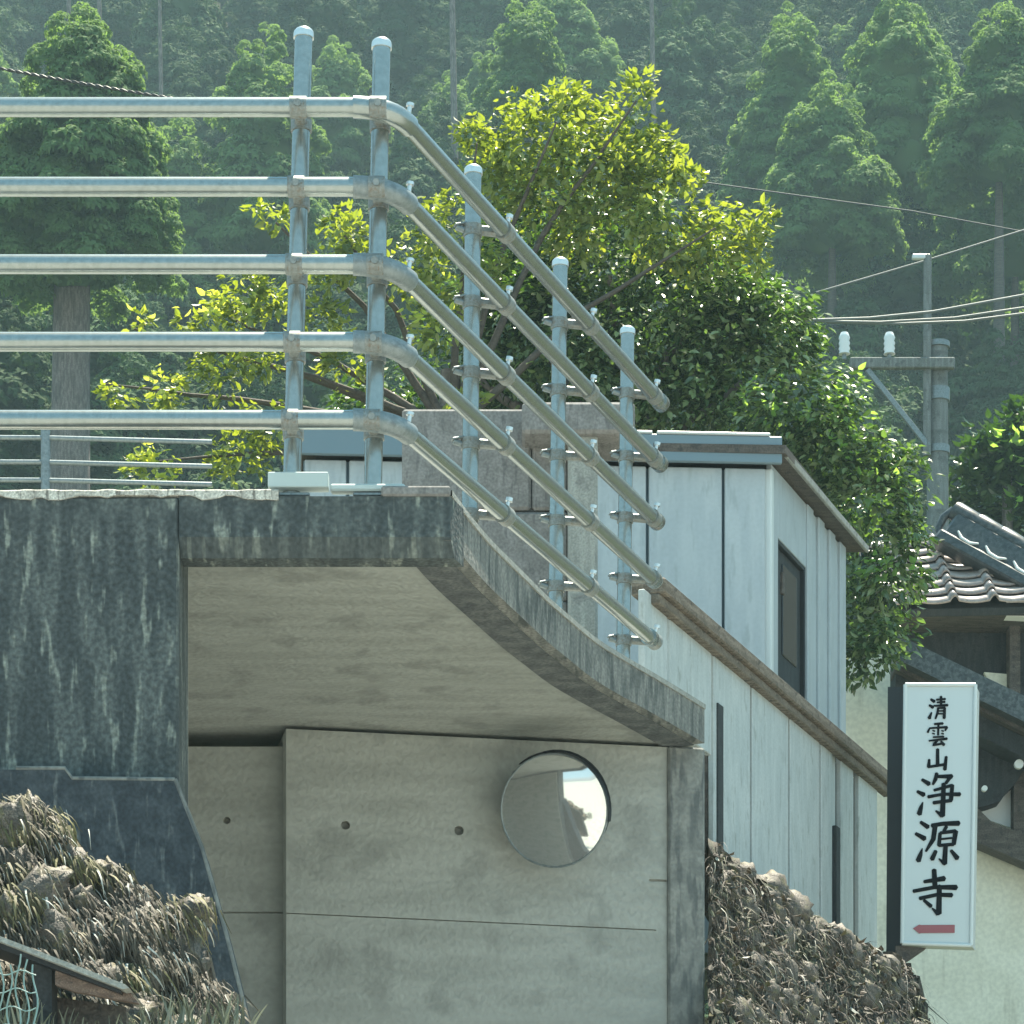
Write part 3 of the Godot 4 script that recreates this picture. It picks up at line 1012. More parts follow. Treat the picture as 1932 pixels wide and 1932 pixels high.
func build_stone_wall() -> void:
	var Z := 13.7
	var t := thing("stone_wall", "mottled mauve grey stone wall with a pale capped gatepost standing behind the railing", "wall", P(940, 1300, Z))
	# courses of large blocks with recessed joints
	var rows := [[752, 770, 960], [752, 964, 1130], [752, 1134, 1320]]
	var cuts := [[757, 1003, 1074], [757, 880, 1074], [757, 1003, 1074]]
	for r in rows.size():
		for i in cuts[r].size() - 1:
			var s := begin()
			var p0 := P(cuts[r][i] + 1.2, rows[r][2], Z)
			var p1 := P(cuts[r][i + 1] - 1.2, rows[r][1], Z)
			var c := (p0 + p1) * .5
			box(s, c + Vector3(0, 0, -.15 - rng.randf() * .012), Vector3(p1.x - p0.x, p1.y - p0.y, .3), .012)
			piece("stone_block", done(s), M.stone, t)
	var s2 := begin()
	box(s2, (P(757, 1320, Z) + P(1074, 775, Z)) * .5 + Vector3(0, 0, -.16), Vector3(.76, 1.3, .24), .004)
	piece("mortar_core", done(s2), M.strip, t)
	s2 = begin()
	var g0 := P(1072, 1320, Z - .15)
	var g1 := P(1128, 818, Z - .15)
	box(s2, (g0 + g1) * .5 + Vector3(0, 0, -.15), Vector3(g1.x - g0.x, g1.y - g0.y, .3), .014)
	piece("gatepost", done(s2), M.post_stone, t)
	s2 = begin()
	g0 = P(985, 816, Z - .2)
	g1 = P(1198, 757, Z - .2)
	box(s2, (g0 + g1) * .5 + Vector3(0, 0, -.2), Vector3(g1.x - g0.x, g1.y - g0.y, .4), .014)
	piece("capstone", done(s2), M.stone, t)

# ---------------------------------------------------------------- house and pole
func build_house() -> void:
	var Z := 21.0
	var t := thing("tiled_house", "cream plastered house with mauve pantile roof and dark timber gable behind the white sign", "house", P(1800, 1950, Z))
	var s := begin()
	slab(s, [[1560, 1235], [1720, 1235], [2160, 1455], [2160, 2200], [1560, 2200]], Z, .25)
	piece("wall", done(s), M.cream, t)
	# lower gable: boards and dark recess in front of the wall
	s = begin()
	slab(s, [[1846, 1316], [2140, 1440], [2140, 1480], [1932, 1452], [1916, 1478], [1899, 1494], [1888, 1511], [1868, 1518], [1846, 1524]], Z - .25, .2)
	piece("gable_board", done(s), M.dark_wood, t)
	s = begin()
	slab(s, [[1846, 1470], [1913, 1470], [1911, 1563], [1868, 1548], [1846, 1536]], Z - .06, .05)
	piece("plaster_panel", done(s), M.plaster, t)
	s = begin()
	slab(s, [[1913, 1440], [1952, 1440], [1952, 1600], [1912, 1590]], Z - .2, .12)
	piece("gable_post", done(s), M.brown, t)
	s = begin()
	slab(s, [[1820, 1524], [1846, 1526], [1870, 1550], [2140, 1655], [2140, 1715], [1846, 1590], [1820, 1575]], Z - .3, .2)
	piece("sill_beam", done(s), M.brown, t)
	for q in [[1923, 1441, .032], [1858, 1487, .02]]:
		s = begin(true)
		var c := P(q[0], q[1], Z - .46)
		tube(s, [c, c + Vector3(0, 0, -.04)], q[2], 12)
		piece("peg", done(s), M.plaster, t)
	# barge boards of the lower roof, stepping down to the right
	for q in [[1196, 46, Z - .75, M.slate, "lower_roof_edge"], [1240, 22, Z - .62, M.brown, "barge_board"], [1262, 48, Z - .52, M.dark_wood, "barge_board"]]:
		s = begin()
		slab(s, [[1690, q[0]], [2160, q[0] + 226], [2160, q[0] + q[1] + 232], [1690, q[0] + q[1]]], q[2], .3)
		piece(q[4], done(s), q[3], t)
	# upper wall under the eave
	s = begin()
	slab(s, [[1690, 1158], [2160, 1158], [2160, 1450], [1690, 1230]], Z + .9, .3)
	piece("upper_wall", done(s), M.dark_wood, t)
	s = begin()
	slab(s, [[1857, 1268], [1904, 1272], [1904, 1304], [1870, 1294]], Z + .83, .05)
	piece("small_window", done(s), M.cream, t)
	s = begin()
	slab(s, [[1905, 1140], [1925, 1140], [1925, 1320], [1905, 1310]], Z + .7, .15)
	piece("upper_post", done(s), M.brown, t)
	s = begin()
	slab(s, [[1899, 1132], [1960, 1134], [1960, 1165], [1899, 1162]], Z + .45, .12)
	piece("beam_end", done(s), M.plaster, t)
	s = begin()
	slab(s, [[1690, 1146], [2160, 1150], [2160, 1160], [1690, 1156]], Z + .40, .5)
	piece("eave_board", done(s), M.brown, t)
	# pantile roof: rows of S shaped tiles
	var pitch := deg_to_rad(35.0)
	var e0 := P(1680, 1140, Z + .35)
	var right := Vector3(1, .02, 0).normalized()
	var upd := Vector3(0, sin(pitch), -cos(pitch))
	var nrm := right.cross(upd)
	if nrm.y < 0:
		nrm = -nrm
	s = begin()
	box(s, e0 + right * 1.0 + upd * .75 - nrm * .07, Vector3(2.2, 1.5, .06), .004, Basis(right, upd, right.cross(upd)))
	var deck := piece("tile_roof", done(s), M.dark_wood, t)
	var w := .286
	var row := .18
	var tile_mesh := begin(true)
	var n := 26
	var prof := func(u: float) -> float:
		# a broad shallow pan, then a narrow round roll
		return -.014 * sin(PI * u / .76) if u < .78 else .04 * pow(sin(PI * (u - .78) / .22), .6)
	for i in n:
		var u0 := i / float(n)
		var u1 := (i + 1) / float(n)
		var q := func(u: float, v: float, dn: float) -> Vector3: return Vector3(u * w, v * (row + .03), prof.call(u) + (1.0 - v) * .034 + dn)
		quad(tile_mesh, q.call(u0, 0, 0), q.call(u1, 0, 0), q.call(u1, 1, 0), q.call(u0, 1, 0), Vector3(0, 0, 1))
		quad(tile_mesh, q.call(u0, 0, -.018), q.call(u1, 0, -.018), q.call(u1, 1, -.018), q.call(u0, 1, -.018), Vector3(0, 0, -1))
		quad(tile_mesh, q.call(u0, 0, 0), q.call(u1, 0, 0), q.call(u1, 0, -.018), q.call(u0, 0, -.018), Vector3(0, -1, 0))
	var tm := done(tile_mesh)
	for r in 8:
		for c in 7:
			var o := piece("roof_tile", tm, M.tile, deck, false)
			o.transform = Transform3D(Basis(right, upd, nrm), e0 + right * (c * w - .08) + upd * (r * row - .03) + nrm * rng.randf() * .004 - world_origin(deck))
	# hip ridge that comes down to the right in front of the tiles
	var r0 := P(1795, 985, Z + 1.0)
	var r1 := P(1985, 1088, Z + .6)
	var rd := (r1 - r0).normalized()
	var rb := Basis(rd, rd.cross(Vector3(0, 0, -1)).normalized() * -1.0, Vector3(0, 0, 1))
	if rb.y.y < 0:
		rb.y = -rb.y
	s = begin()
	box(s, (r0 + r1) * .5 + rb.y * -.03, Vector3((r1 - r0).length(), .2, .16), .02, rb)
	var ridge := piece("hip_ridge", done(s), M.slate, t)
	s = begin()
	box(s, (r0 + r1) * .5 + rb.y * -.16 + rd * .02, Vector3((r1 - r0).length() + .1, .09, .24), .015, rb)
	piece("ridge_base", done(s), M.slate, ridge)
	for i in 4:
		s = begin(true)
		var c0 := r0 + rd * (i * .215 - .03) + rb.y * .085
		var arc := []
		tube(s, [c0, c0 + rd * .02, c0 + rd * .19, c0 + rd * .225], [.072, .076, .068, .06], 16)
		piece("ridge_tile", done(s), M.slate, ridge)
	s = begin(true)
	tube(s, [r0 + rd * -.05 + rb.y * .09, r0 + rd * -.075 + rb.y * .0, r0 + rd * -.05 + rb.y * -.1, r0 + rd * .06 + rb.y * -.17], [.03, .032, .026, .016], 10)
	piece("ridge_end", done(s), M.slate, ridge)
	for i in 3:
		s = begin(true)
		var c0 := r0 + rd * (.1 + i * .26) + rb.y * -.09 + Vector3(0, 0, .1)
		tube(s, [c0 + rb.y * .02, c0 + rd * .06 - rb.y * .015, c0 + rd * .14 - rb.y * .02, c0 + rd * .2 + rb.y * .01], [.008, .014, .014, .006], 8)
		piece("mortar_bead", done(s), M.plaster, ridge)

func build_pole() -> void:
	var Z := 30.0
	var m := Z / FOCAL
	var t := thing("utility_pole", "grey concrete utility pole with one sided crossarm, two white insulators and a riser pipe", "utility pole", Vector3(P(1770, 0, Z).x, 4.2, -Z))
	var s := begin(true)
	var x := P(1769, 0, Z).x
	tube(s, [Vector3(x, 4.0, -Z), P(1769, 648, Z)], [.14, 19 * m], 18)
	piece("shaft", done(s), M.pole, t)
	for q in [[652, 5], [690, 9], [746, 12], [850, 7]]:
		s = begin(true)
		var c := P(1769, q[0], Z)
		tube(s, [c + Vector3(0, -q[1] * m, 0), c + Vector3(0, q[1] * m, 0)], 23 * m, 18)
		piece("band", done(s), M.fitting, t)
	s = begin()
	var a0 := P(1603, 686, Z - .16)
	var a1 := P(1801, 686, Z - .16)
	box(s, (a0 + a1) * .5, Vector3(a1.x - a0.x, 20 * m, .08), .01)
	var arm := piece("crossarm", done(s), M.pole, t)
	s = begin()
	var b0 := P(1636, 697, Z - .17)
	var b1 := P(1752, 842, Z - .14)
	var bd := (b1 - b0).normalized()
	box(s, (b0 + b1) * .5, Vector3(b0.distance_to(b1), .055, .035), .006, Basis(bd, Vector3(-bd.y, bd.x, 0).normalized(), Vector3(0, 0, 1)))
	piece("brace", done(s), M.fitting, t)
	for px in [1593, 1678]:
		s = begin(true)
		var c := P(px, 648, Z - .16)
		var pts := []
		var rr := []
		for k in 9:
			pts.append(c + Vector3(0, (-20 + 5 * k) * m, 0))
			rr.append((11.0 if k % 2 == 0 else 9.0) * m if k < 8 else 7.0 * m)
		tube(s, pts, rr, 14)
		var ins := piece("insulator", done(s), M.porcelain, t)
		s = begin(true)
		tube(s, [c + Vector3(0, -20 * m, 0), c + Vector3(0, -30 * m, 0)], 4 * m, 8)
		piece("pin", done(s), M.fitting, ins)
	s = begin(true)
	tube(s, [P(1749, 860, Z - .12), P(1750, 482, Z - .12)], 7.5 * m, 12)
	piece("riser_pipe", done(s), M.pole, t)
	s = begin()
	box(s, P(1738, 485, Z - .12), Vector3(34 * m, 9 * m, .06), .008)
	piece("top_arm", done(s), M.white_trim, t)
	# wires
	var runs := [
		["thin dark wire rising to the right behind the top of the utility pole", [[1540, 552], [1745, 492], [1990, 416]], 32.0, .010, M.wire],
		["upper pale cable sagging across the utility pole above its crossarm", [[1520, 604], [1640, 600], [1760, 588], [1990, 546]], 29.2, .013, M.wire],
		["middle pale cable just under the upper one at the utility pole", [[1540, 606], [1660, 608], [1800, 600], [1990, 572]], 29.3, .013, M.wire],
		["lowest pale cable of the three crossing the utility pole", [[1560, 608], [1690, 611], [1820, 606], [1990, 584]], 29.4, .013, M.wire],
		["faint thin wire crossing the cedars high above the utility pole", [[1300, 340], [1500, 368], [1720, 398], [1990, 448]], 46.0, .011, M.faint_wire]]
	for r in runs:
		s = begin(true)
		var pts := []
		for i in r[1].size() - 1:
			for k in 5:
				var u := k / 5.0
				pts.append(P(lerpf(r[1][i][0], r[1][i + 1][0], u), lerpf(r[1][i][1], r[1][i + 1][1], u), r[2]))
		pts.append(P(r[1][-1][0], r[1][-1][1], r[2]))
		tube(s, pts, r[3], 6)
		var o := piece(numbered("overhead_wire"), done(s), r[4])
		o.set_meta("label", r[0])
		o.set_meta("category", "wire")
		o.set_meta("group", "overhead wires")
	# twisted cable at the upper left
	var tw := thing("twisted_cable", "dark twisted cable sloping down from the upper left corner to the top rail", "cable", P(0, 128, 28.0))
	for ph in [0.0, PI]:
		s = begin(true)
		var pts := []
		for k in 121:
			var u := k / 120.0
			var c := P(lerpf(-60, 470, u), lerpf(118, 208, u) + 10.0 * sin(PI * u) * .3, 28.0)
			pts.append(c + Vector3(0, cos(u * 110.0 + ph), sin(u * 110.0 + ph)) * .0085)
		tube(s, pts, .0085, 6)
		piece("strand", done(s), M.dark_wire, tw)

func build_far_railing() -> void:
	var Z := 14.4
	var m := Z / FOCAL
	var t := thing("low_guardrail", "thin grey guardrail on the far side of the walkway behind the cedar trunk", "guardrail", Vector3(P(85, 0, Z).x, TOP, -Z))
	for py in [826, 872, 906]:
		var s := begin(true)
		tube(s, [P(-900, py - 4, Z), P(85, py, Z), P(400, py + 8, Z)], 4.5 * m, 10)
		piece("rail", done(s), M.fitting, t)
	for px in [86, -240]:
		var s := begin(true)
		var c := P(px, 812, Z)
		tube(s, [Vector3(c.x, TOP, -Z), c], 9 * m, 12)
		piece("post", done(s), M.fitting, t)

# ---------------------------------------------------------------- banks
func lump_mesh(sd: int, rough := .35) -> ArrayMesh:
	var n := noise(1.0, sd, 3)
	var s := begin(true)
	var U := 16
	var V := 10
	var q := func(i: int, k: int) -> Vector3:
		var a := PI * k / V
		var b := TAU * (i % U) / U
		var v := Vector3(sin(a) * cos(b), cos(a), sin(a) * sin(b))
		var r := 1.0 + rough * n.get_noise_3dv(v * 1.4) + rough * .5 * absf(n.get_noise_3dv(v * 3.2 + Vector3(5, 0, 0)))
		return v * r
	for i in U:
		for k in V:
			var a: Vector3 = q.call(i, k)
			var b: Vector3 = q.call(i + 1, k)
			var c: Vector3 = q.call(i + 1, k + 1)
			var d: Vector3 = q.call(i, k + 1)
			if k == 0:
				tri(s, a, c, d, c + d)
			elif k == V - 1:
				tri(s, a, b, c, a + b)
			else:
				quad(s, a, b, c, d, a + c)
	return done(s)

func blade_mesh(bend: float) -> ArrayMesh:
	# a narrow curved blade, one unit long, drooping
	var s := begin(true)
	var prev := []
	for k in 5:
		var u := k / 4.0
		var c := Vector3(0, u - bend * u * u, bend * u * u * .9)
		var w := .07 * (1.0 - u * .85)
		var cur := [c + Vector3(-w, 0, 0), c + Vector3(w, 0, 0)]
		if k > 0:
			quad(s, prev[0], prev[1], cur[1], cur[0], Vector3(0, 0, -1))
		prev = cur
	return done(s)

func build_banks() -> void:
	var lumps := []
	for i in 5:
		lumps.append(lump_mesh(40 + i, .34))
	# left bank: a heap of weathered stones before the footing
	var t := thing("rocky_bank", "heap of weathered mossy stones with dry grass below the pier at the lower left", "rock bank", P(200, 2300, 9.5))
	var top := [[-120, 1470], [0, 1505], [70, 1535], [120, 1572], [165, 1632], [225, 1640], [285, 1688], [365, 1704], [392, 1760], [410, 1840], [436, 1960], [480, 2100]]
	var rim := func(px: float) -> float:
		for i in top.size() - 1:
			if px < top[i + 1][0]:
				return lerpf(top[i][1], top[i + 1][1], (px - top[i][0]) / float(top[i + 1][0] - top[i][0]))
		return 2200.0
	var heads := []
	for k in 190:
		var px := rng.randf_range(-120, 480)
		var ry: float = rim.call(px)
		var py := ry + 30 + pow(rng.randf(), 1.1) * 420.0
		if py > 2040:
			continue
		var z := 9.12 - (py - ry) / 420.0 * .5 - rng.randf() * .08
		var r := rng.randf_range(26, 58) / FOCAL * z
		if px + r * .8 * FOCAL / z > lerpf(378, 452, clampf((py - 1700) / 240.0, 0, 1)):
			continue
		var o := piece("stone", lumps[k % 5], M.rock, t, false)
		var b := Basis.from_euler(Vector3(rng.randf_range(-.4, .4), rng.randf() * TAU, -.55 + rng.randf_range(-.35, .35)))
		o.transform = Transform3D(b.scaled_local(Vector3(r * .75, r * rng.randf_range(1.1, 1.7), r * .8)), P(px, py, z) - world_origin(t))
		heads.append([P(px, py, z), r])
	var s := begin()
	var back := []
	for q in top:
		back.append([q[0], q[1] + 36])
	back.append([520, 2400])
	back.append([-120, 2400])
	slab(s, back, 9.12, .12)
	piece("earth_core", done(s), M.earth, t)
	var xf := []
	var col := []
	for st in heads:
		# each stone wears a drooping cap of dry grass
		var tone := Color(.24, .20, .145).lerp(Color(.25, .225, .09), smoothstep(.5, .85, rng.randf())) * rng.randf_range(.16, .62)
		for k in 100:
			var r: float = st[1]
			var p: Vector3 = st[0] + Vector3(rng.randfn(0, .45) * r, rng.randf_range(.2, 1.15) * r, rng.randf_range(.3, .95) * r)
			var L := rng.randf_range(.05, .16)
			var b := Basis.from_euler(Vector3(rng.randf_range(1.9, 2.9), rng.randf_range(-.5, .5), -.5 + rng.randf_range(-.35, .35)))
			xf.append(Transform3D(b.scaled_local(Vector3(L * rng.randf_range(.18, .5), L, L)), p))
			var c := tone * rng.randf_range(.5, 1.3)
			if rng.randf() < .06:
				c = Color(.5, .5, .45)
			col.append(c)
	many("dry_grass", blade_mesh(.45), M.straw, t, xf, col)
	# right bank under the fence
	var rt := thing("vine_bank", "steep bank covered in dead vines and dry leaves below the white fence", "bank", P(1550, 2300, 14.0))
	var edge := [[1290, 1545], [1335, 1580], [1400, 1630], [1500, 1700], [1560, 1738], [1620, 1772], [1690, 1802], [1722, 1832], [1742, 1870], [1752, 1905], [1770, 1960], [1830, 2120]]
	var rim2 := func(px: float) -> float:
		for i in edge.size() - 1:
			if px < edge[i + 1][0]:
				return lerpf(edge[i][1], edge[i + 1][1], (px - edge[i][0]) / float(edge[i + 1][0] - edge[i][0]))
		return 2120.0
	var depth := func(px: float, down: float) -> float:
		return 13.35 + clampf((px - 1320) / 420.0, 0, 1.2) * 1.9 - down / 480.0 * .9
	var nz := noise(.022, 77, 4)
	s = begin(true)
	var U := 60
	var V := 40
	var q2 := func(i: int, k: int) -> Vector3:
		var px := 1336.0 + 494.0 * i / U
		var ry: float = rim2.call(px)
		var py := ry + 520.0 * k / V
		var z: float = depth.call(px, py - ry)
		return P(px, py + 6.0 * nz.get_noise_2d(px * 4, 9), z) + Vector3(0, 0, nz.get_noise_2d(px * 1.5, py * 1.5) * .2)
	for i in U:
		for k in V:
			quad(s, q2.call(i, k), q2.call(i + 1, k), q2.call(i + 1, k + 1), q2.call(i, k + 1), Vector3(0, .3, 1))
		quad(s, q2.call(i, 0), q2.call(i + 1, 0), q2.call(i + 1, 0) + Vector3(0, -.1, -1.2), q2.call(i, 0) + Vector3(0, -.1, -1.2), Vector3.UP)
	for k in V:
		quad(s, q2.call(U, k), q2.call(U, k + 1), q2.call(U, k + 1) + Vector3(-.1, 0, -1.2), q2.call(U, k) + Vector3(-.1, 0, -1.2), Vector3.RIGHT)
	piece("slope", done(s), M.earth, rt)
	for k in 190:
		var px := rng.randf_range(1356, 1760)
		var ry: float = rim2.call(px)
		var py := ry + 8 + rng.randf() * 400.0
		var z: float = depth.call(px, py - ry) + .02
		var r := rng.randf_range(13, 34) / FOCAL * z
		var o := piece("stone", lumps[k % 5], M.rock, rt, false)
		o.transform = Transform3D(Basis.from_euler(Vector3(rng.randf(), rng.randf() * TAU, rng.randf() - .5)).scaled_local(Vector3(r, r * 1.2, r * .8)), P(px, py, z) - world_origin(rt))
	for part in [["dead_vines", 5600, blade_mesh(.5), .08, .34], ["dead_leaves", 1700, leaf_mesh(), .03, .075]]:
		xf = []
		col = []
		for k in part[1]:
			var px := rng.randf_range(1341, 1775)
			var ry: float = rim2.call(px)
			var py := ry + 2 + rng.randf() * 430.0
			var z: float = depth.call(px, py - ry) - .02 - rng.randf() * .13
			var clump := nz.get_noise_2d(px * .9, py * .9)
			var L: float = lerpf(part[3], part[4], pow(rng.randf(), 2.0))
			var b := Basis.from_euler(Vector3(rng.randf_range(1.2, 3.1), rng.randf_range(-1.3, 1.3), rng.randf_range(-1.1, .7)))
			xf.append(Transform3D(b.scaled_local(Vector3(minf(L, .1) * rng.randf_range(.2, .5) if part[0] == "dead_vines" else L, L, L)), P(px, py, z)))
			var c := Color(.07, .058, .05).lerp(Color(.075, .082, .046), smoothstep(-.05, .3, clump + rng.randfn(0, .12))) * rng.randf_range(.4, 1.7)
			if rng.randf() < .035:
				c = Color(.45, .45, .4)
			col.append(c)
		many(part[0], part[2], M.straw, rt, xf, col)
	for k in 34:
		# bare runners that trail over the bank
		s = begin(true)
		var px := rng.randf_range(1345, 1740)
		var ry: float = rim2.call(px)
		var py := ry + rng.randf() * 240.0
		var pts := []
		var w := rng.randf() * TAU
		for i in 10:
			var u := i / 9.0
			var qx := px + u * rng.randf_range(20, 70) + 14 * sin(u * 5 + w)
			var qy := py + u * 110.0
			var r2: float = rim2.call(qx)
			pts.append(P(qx, maxf(qy, r2), depth.call(qx, maxf(qy - r2, 0.0)) - .14))
		tube(s, pts, .0045, 5)
		piece("runner", done(s), M.cap_wood, rt)

func build_notice_board() -> void:
	var Z := 8.3
	var t := thing("roofed_board", "small roofed wooden board with a reddish brown panel at the lower left edge", "notice board", P(120, 2400, Z))
	var s := begin()
	slab(s, [[-260, 1668], [0, 1766], [236, 1857], [244, 1864], [232, 1866], [0, 1776], [-260, 1678]], Z - .1, .34)
	piece("roof_board", done(s), M.post_stone, t)
	s = begin()
	slab(s, [[-260, 1680], [0, 1778], [228, 1868], [228, 1874], [0, 1790], [-260, 1692]], Z - .06, .28)
	piece("under_board", done(s), M.black, t)
	s = begin()
	slab(s, [[104, 1822], [246, 1872], [262, 1893], [140, 1870], [104, 1858]], Z - .02, .04)
	piece("panel", done(s), M.panel_wood, t)
	s = begin()
	slab(s, [[62, 1800], [98, 1812], [98, 2500], [62, 2500]], Z, .1)
	piece("post", done(s), M.dark_wood, t)
	s = begin()
	slab(s, [[98, 1880], [238, 1900], [238, 2300], [98, 2300]], Z + .1, .05)
	piece("lower_panel", done(s), M.brown, t)
	# wavy teal netting strands hanging at the frame's left edge
	var n := thing("teal_netting", "pale teal wavy netting strands hanging beside the roofed board", "netting", P(30, 1800, Z - .2))
	for k in 9:
		s = begin(true)
		var pts := []
		for i in 22:
			var u := i / 21.0
			pts.append(P(-62 + 16 * k + 5.5 * sin(u * 17.0 + k * 1.3), 1800 + 10 * (k % 3) + 330 * u, Z - .2 + .01 * sin(u * 9 + k)))
		tube(s, pts, .0026, 6)
		piece("strand", done(s), M.teal, n)
	for k in 8:
		s = begin(true)
		var pts := []
		for i in 14:
			var u := i / 13.0
			pts.append(P(-62 + 130 * u, 1835 + 34 * k + 5 * sin(u * 14.0 + k), Z - .205))
		tube(s, pts, .0018, 6)
		piece("cross_strand", done(s), M.teal, n)
	# reeds and grass at the foot of the bank
	var xf := []
	var col := []
	for k in 800:
		var px := rng.randf_range(-80, 470)
		var py := rng.randf_range(1880, 2060) + maxf(0.0, 60 - absf(px - 180) * .4)
		var L := rng.randf_range(.06, .16)
		var b := Basis.from_euler(Vector3(rng.randf_range(-.5, .4), rng.randf_range(-1.2, 1.2), rng.randf_range(-.35, .35)))
		xf.append(Transform3D(b.scaled_local(Vector3(L * .7, L, L)), P(px, py + L * 420.0, Z - .12 + rng.randf() * .1)))
		col.append(Color(.11, .13, .085).lerp(Color(.2, .22, .18), rng.randf()) * rng.randf_range(.5, 1.2))
	var g := many("bank_grass", blade_mesh(.2), M.straw, null, xf, col)
	g.set_meta("label", "grey green grass growing in front of the rocky bank at the lower left")
	g.set_meta("category", "grass")

# ---------------------------------------------------------------- trees
func leaf_mesh() -> ArrayMesh:
	# a folded oval leaf one unit long, its stalk at the origin
	var s := begin()
	var spine := [Vector3(0, 0, 0), Vector3(0, .5, -.05), Vector3(0, 1, -.16)]
	for e in [-1.0, 1.0]:
		var a := Vector3(e * .24, .28, .05)
		var b := Vector3(e * .22, .64, .02)
		tri(s, spine[0], a, spine[1], Vector3(0, 0, 1))
		tri(s, a, b, spine[1], Vector3(0, 0, 1))
		tri(s, spine[1], b, spine[2], Vector3(0, 0, 1))
	return done(s)

# leaves on a set of clumps [px, py, radius, depth shift]; those nearest the eye become parts
func crown(t: Node3D, clumps: Array, z: float, per: float, size: Array, m: Material, tint: Callable, singles: int, flat := 0.0) -> void:
	var mesh := leaf_mesh()
	var xf := []
	var col := []
	for c in clumps:
		var zc: float = z + c[3]
		var mid := P(c[0], c[1], zc)
		var r: float = c[2] / FOCAL * zc
		var sub := []
		for k in 9:
			var v := Vector3(rng.randfn(), rng.randfn(), rng.randfn()).normalized()
			sub.append([mid + v * r * rng.randf_range(.45, .8), r * rng.randf_range(.32, .5)])
		var n := int(per * r * r)
		for k in n:
			var v := Vector3(rng.randfn(), rng.randfn(), rng.randfn()).normalized()
			var q: Array = sub[rng.randi() % sub.size()]
			var p: Vector3 = q[0] + v * q[1] * pow(rng.randf(), .4)
			if rng.randf() < .25:
				p = mid + v * r * pow(rng.randf(), .5) * .85
			var out := (p - mid).normalized()
			var L := rng.randf_range(size[0], size[1])
			var yaw := atan2(out.x, out.z) + rng.randfn(0, .7)
			# blades lean outwards and hang a little
			var b := Basis(Vector3.UP, yaw) * Basis(Vector3.RIGHT, rng.randf_range(.9, 2.3)) * Basis(Vector3.UP, rng.randfn(0, .5))
			if flat > 0.0 and rng.randf() < flat:
				# blades that lie open to the light
				var nn := (out * .6 + Vector3(rng.randfn(0, .35), .8, rng.randfn(0, .35))).normalized()
				var ay := (out - nn * out.dot(nn) + Vector3(rng.randfn(), rng.randfn(), rng.randfn()) * .3)
				ay = (ay - nn * ay.dot(nn)).normalized()
				b = Basis(ay.cross(nn), ay, nn)
			xf.append(Transform3D(b.scaled_local(Vector3(L, L, L)), p))
			col.append(tint.call(rng.randf(), out))
	var order := range(xf.size())
	order.sort_custom(func(a: int, b: int) -> bool: return xf[a].origin.z > xf[b].origin.z)
	var rest := []
	var rest_col := []
	for i in order.size():
		rest.append(xf[order[i]])
		rest_col.append(col[order[i]])
	many("foliage", mesh, m, t, rest.slice(singles), rest_col.slice(singles))
	var lm: StandardMaterial3D = m.duplicate()
	lm.vertex_color_use_as_albedo = false
	var c0: Color = rest_col[0]
	lm.albedo_color = lin(c0.r, c0.g, c0.b)
	for i in singles:
		var o := piece("leaf", mesh, lm, t, false)
		o.transform = Transform3D(rest[i].basis, rest[i].origin - t.position)

func limb(t: Node3D, called: String, pts: Array, r0: float, r1: float, m: Material) -> void:
	var s := begin(true)
	var rr := []
	var path := []
	for i in pts.size() - 1:
		for k in 4:
			var u := k / 4.0
			path.append(pts[i].lerp(pts[i + 1], u) + Vector3(rng.randfn(), rng.randfn(), rng.randfn()) * r0 * .2)
	path.append(pts[-1])
	for i in path.size():
		rr.append(lerpf(r0, r1, i / float(path.size() - 1)))
	tube(s, path, rr, 9)
	piece(called, done(s), m, t)

